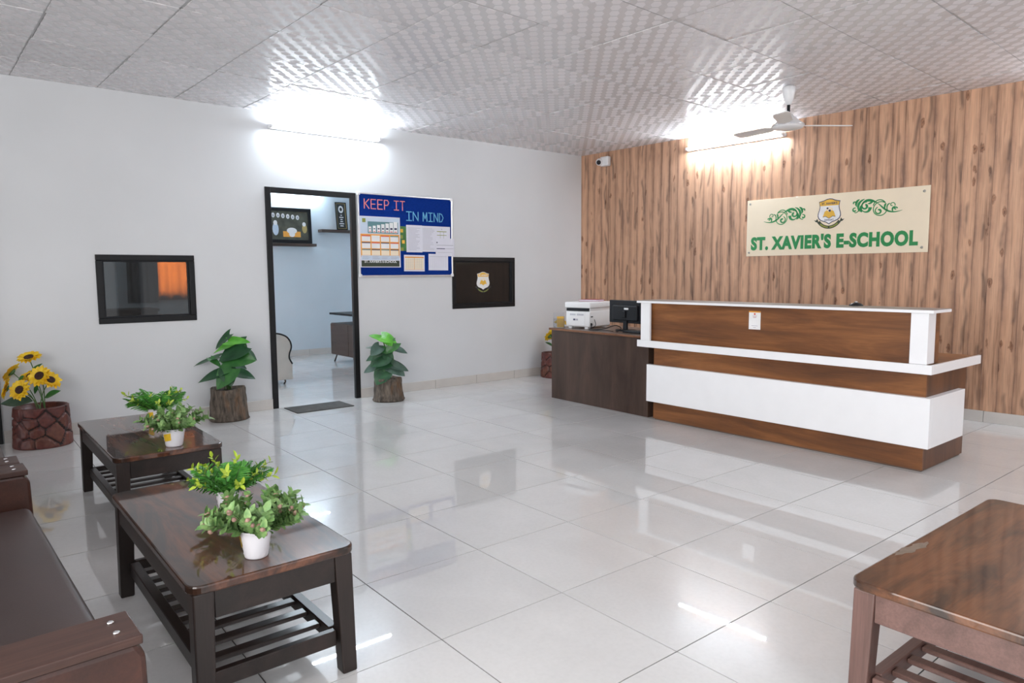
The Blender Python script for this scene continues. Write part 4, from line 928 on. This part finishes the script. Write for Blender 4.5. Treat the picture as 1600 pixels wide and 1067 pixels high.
def white_pot(label, loc, R, h, kinds, spread, height, lab_ang, n=26, seed=1, bias=0):
    t = thing('white_pot_plant', label, 'plant', loc, (0, 0, .884), 'artificial plants in white pots'); r = random.Random(seed)
    prof = [(R*.70, 0), (R*.73, .004)]+[(R*(.73+.24*i/8), .004+(h-.01)*i/8) for i in range(1, 9)]+[(R, h-.003), (R, h), (R*.93, h), (R*.9, h-.015), (0, h-.018)]
    def fn(rr, z_, a, i):
        if 1 < i < 9: return rr+.0016*math.cos(12*a+(PI if i % 2 else 0)), z_
        return rr, z_
    MB().lathe(prof, 48, 0, None, fn).build('pot', M_POT, t)
    lab = MB(); ry = .84*R; vs = []
    for i in range(5):
        for j in range(2):
            a = lab_ang-.42+.84*i/4; z_ = h*(.36+.42*j)+.004*(i-2)*.5; rr = R*(.73+.24*(z_/h))+.0028; vs.append((rr*math.cos(a), rr*math.sin(a), z_))
    lab.add(vs, [(2*i, 2*i+2, 2*i+3, 2*i+1) for i in range(4)], 0); lab.build('price_label', M_YEL, t)
    for i in range(n):
        a = i*2.39996+r.uniform(-.3, .3); tl = (.25+1.15*math.sqrt((i+.5)/n)); kd = kinds[i % len(kinds)]
        L = (height*math.cos(min(tl, 1.2))**.5*.9+spread*.5*math.sin(tl))*r.uniform(.75, 1.05)
        o = put('foliage_sprig', r.choice(SPR[kd]), t, (R*.5*math.cos(a)*min(1, tl), R*.5*math.sin(a)*min(1, tl), h-.017)); stuff(o)
        o.rotation_euler = (Matrix.Rotation(a, 3, 'Z') @ Matrix.Rotation(tl*.72, 3, 'Y') @ Matrix.Rotation(r.uniform(-.6, .6), 3, 'Z')).to_euler(); o.scale = (L, L, L)
    return t
TZ = .4405
white_pot('textured white pot with pinkish-budded foliage, nearest the camera', (4.69, -6.152, TZ), .050, .092, ('euc', 'bud', 'euc', 'bud'), .25, .12, PI+.25, 36, 3)
white_pot('white pot with bright fern and lime leaves, behind the pink-budded one', (4.18, -6.075, TZ), .050, .085, ('fern', 'lime', 'fern'), .25, .145, PI-.4, 36, 5)
white_pot('white pot with yellow label and budded foliage, front of farther table', (2.925, -5.965, TZ), .057, .094, ('euc', 'bud', 'euc'), .25, .115, -PI/2-.25, 30, 8)
white_pot('white pot with leafy ferns at back of the farther table', (2.205, -5.885, TZ), .057, .088, ('fern', 'fern', 'lime'), .31, .15, -PI/2-.35, 32, 11)

# ------------------------------------------------------------------ office seen through the doorway and the left window
def shelf(label, y0, y1, z_):
    return tag(MB().box(0, 0, 0, y1-y0, .045, .15, bev=.002, seg=1).build('wall_shelf', M_OFFWOOD, None, (OFX0+.0005, y0, z_-.045), WROT), label, 'shelf', 'floating shelves in the office')
shelf('dark floating shelf under the large framed picture in the office', -3.15, -1.98, 1.845)
shelf('short dark floating shelf holding small plaque in the office', -1.885, -1.2, 2.088)
PF = thing('framed_picture', 'wide dark framed picture with round white medallions, on office shelf', 'picture', (OFX0+.10, -3.06, 1.8465), (math.radians(87), 0, PI/2))
PWd, PHt = 1.015, .565
ring(MB(), 0, 0, PWd, PHt, .055, 0, .035, .004).build('frame', M_BLACK, PF)
MB().box(.052, .052, .008, PWd-.052, PHt-.052, .014).build('backing', M_PHOTO, PF)
b = MB()
def disc(mb, x, y, rx, ry, z_, mi, n=14): mb.prism([(x+rx*math.cos(2*PI*i/n), y+ry*math.sin(2*PI*i/n)) for i in range(n)], .0142, .0142+z_, mi)
for i in range(9): disc(b, .15+i*.08, .44-.012*(i > 4)*(i-4)*.5, .028, .038, .0006, 0); disc(b, .15+i*.08, .435-.012*(i > 4)*(i-4)*.5, .014, .02, .0012, 1)
b.prism([(.54, .10), (.83, .10), (.83, .19), (.54, .19)], .0142, .0148, 2); disc(b, .685, .20, .085, .05, .0012, 0); disc(b, .685, .145, .05, .045, .0018, 0)
disc(b, .42, .22, .05, .10, .0006, 3); disc(b, .42, .32, .032, .04, .0012, 0); disc(b, .90, .24, .042, .075, .0006, 4); disc(b, .895, .31, .03, .035, .0012, 0); disc(b, .2, .2, .07, .09, .0006, 4)
stuff(b.build('print', [M_WHITEP, M_GREYP, M_ORANGEP, M_BLUEP, M_GOLDP], PF))
PQ = thing('plaque', 'narrow black plaque with gold border leaning on office shelf', 'plaque', (OFX0+.11, -1.60, 2.0895), (math.radians(83), 0, PI/2))
ring(MB(), 0, 0, .20, .465, .018, 0, .02, .002).build('frame', M_BLACK, PQ)
ring(MB(), .018, .018, .182, .447, .008, 0.004, .012, .001).build('border', M_GOLDP, PQ)
b = MB(); b.box(.02, .02, .004, .18, .445, .008, 0); disc2 = [(.1+.045*math.cos(2*PI*i/16), .345+.062*math.sin(2*PI*i/16)) for i in range(16)]
b.prism(disc2, .008, .0088, 1); b.prism([(x*.5+.05, y*.5+.175) for x, y in disc2], .0088, .0094, 0)
for i, ww in enumerate((.03, .075, .04, .05, .085, .06)): b.box(.1-ww/2, .24-i*.036, .008, .1+ww/2, .255-i*.036, .0088, 1)
b.build('face', [M_BLACKP, M_WHITEP], PQ)
CB = thing('credenza', 'low dark walnut cabinet on slim metal legs in the office', 'cabinet', (-3.25, -2.19, 0))
MB().box(0, 0, .115, 1.2, .42, .60, bev=.003, seg=1).build('body', M_OFFWOOD, CB)
for x in (.01, .605): MB().box(x, -.014, .125, x+.585, -.0005, .59, bev=.002, seg=1).build('door', M_OFFWOOD, CB)
for x in (.08, 1.12):
    for y in (.05, .37): MB().tube([(x, y, .115), (x-.05 if x < .5 else x+.05, y-.02, .0)], .012, 8).build('leg', M_DKMETAL, CB)
MT = thing('office_desk', 'black topped office desk standing above the walnut cabinet', 'desk', (-3.28, -2.20, 0))
MB().box(0, -.0, .728, 1.6, .75, .758, bev=.002, seg=1).build('top', M_BLACK, MT)
MB().box(1.5, .05, 0, 1.55, .7, .7275).build('end_panel', M_BLACK, MT)
MB().box(.1, .60, 0, .14, .7, .7275).build('leg', M_BLACK, MT)
VS = thing('desk_upright', 'slim cream column with thin rod on office desk by door jamb', 'lamp', (-2.50, -2.06, .759))  # unidentified pale upright object, shaped as a plain column with a rod
MB().lathe([(.055, 0), (.055, .33), (.045, .35), (0, .352)], 24).build('column', M_CREAMFAB, VS)
MB().tube([(0, 0, .35), (0, 0, .42)], .006, 8).build('rod', M_DKMETAL, VS)
# wing chair: seen from the side through the doorway
CH = thing('wing_chair', 'cream upholstered chair with dark curved piping inside the office', 'chair', (-1.50, -3.545, 0), (0, 0, PI/2))
pf = [(0, .06), (0, .24)]+[(p.x, p.y) for p in smooth_path([(0, .25, 0), (.014, .275, 0), (.036, .325, 0), (.030, .385, 0), (.012, .43, 0), (.006, .475, 0), (.02, .53, 0), (.06, .585, 0), (.12, .618, 0), (.19, .635, 0), (.30, .645, 0)], 4)]+[(.52, .60), (.72, .40), (.75, .06)]
MX = Matrix(((-1, 0, 0, 0), (0, 0, 1, 0), (0, 1, 0, 0), (0, 0, 0, 1)))
M2 = Matrix(((-1, 0, 0, 0), (0, 0, 1, -.04), (0, 1, 0, 0), (0, 0, 0, 1)))
for yy in (0, .62):
    Mx = Matrix(((-1, 0, 0, 0), (0, 0, 1, yy-.04), (0, 1, 0, 0), (0, 0, 0, 1)))
    a_ = MB().prism(pf, 0, .09, 0, Mx)
    a_.f = [f[::-1] for f in a_.f]; o = a_.build('wing', M_CREAMFAB, CH)
    MB().tube([Mx @ Vector((x, y, -.002 if yy == 0 else .092)) for x, y in pf[2:-2]], .010, 6).build('piping', M_BLACK, o)
MB().box(-.72, .055, .06, -.195, .575, .40, bev=.03, seg=3).build('seat', M_CREAMFAB, CH)
bk_ = MB().prism([(.03, .06), (.03, .26), (.05, .33), (.045, .39), (.03, .44), (.03, .50), (.075, .575), (.15, .612), (.21, .62), (.19, .40), (.19, .06)], .052, .578, 0, Matrix(((-1, 0, 0, 0), (0, 0, 1, 0), (0, 1, 0, 0), (0, 0, 0, 1))))
bk_.f = [f[::-1] for f in bk_.f]; bk_.build('backrest', M_CREAMFAB, CH)
for x in (-.08, -.68):
    for y in (0, .62): MB().tube([(x, y+.02, .062), (x+.01, y+.02, .03), (x-.01, y+.02, 0)], [.012, .009, .011], 8).build('leg', M_DKMETAL, CH)
# curtains
def curtain(name, label, y0, y1, z0, z1, m, folds, x):
    vs = []; n = folds*8
    for i in range(n+1):
        y = y0+(y1-y0)*i/n; dx = .022*math.sin(2*PI*i/8)+.008*math.sin(i*.7)
        for z_ in (z0, z0+.25*(z1-z0), (z0+z1)/2, z1): vs.append((x+dx*(1 if z_ < z1 else .7), y+.006*math.sin(z_*5+i), z_))
    b = MB(); b.add(vs, [(4*i+k, 4*i+4+k, 4*i+5+k, 4*i+1+k) for i in range(n) for k in range(3)], 0, None, True)
    return tag(b.build(name, m), label, 'curtain')
curtain('curtain', 'orange curtain glowing with daylight, seen through the tinted window', -4.46, -3.74, .985, 2.4, M_CURT, 4, OFX0+.07)
curtain('curtain', 'dark grey curtain beside the orange one, behind tinted window', -4.80, -4.40, .955, 2.4, M_CURT_DARK, 4, OFX0+.13)
OD = thing('office_table', 'low dark table just inside the tinted window', 'table', (-3.2, -5.35, 0))
MB().box(0, 0, .90, .5, .62, .93, bev=.003, seg=1).build('top', M_OFFWOOD, OD)
MB().box(.02, .02, 0, .48, .60, .8995).build('body', M_OFFWOOD, OD)
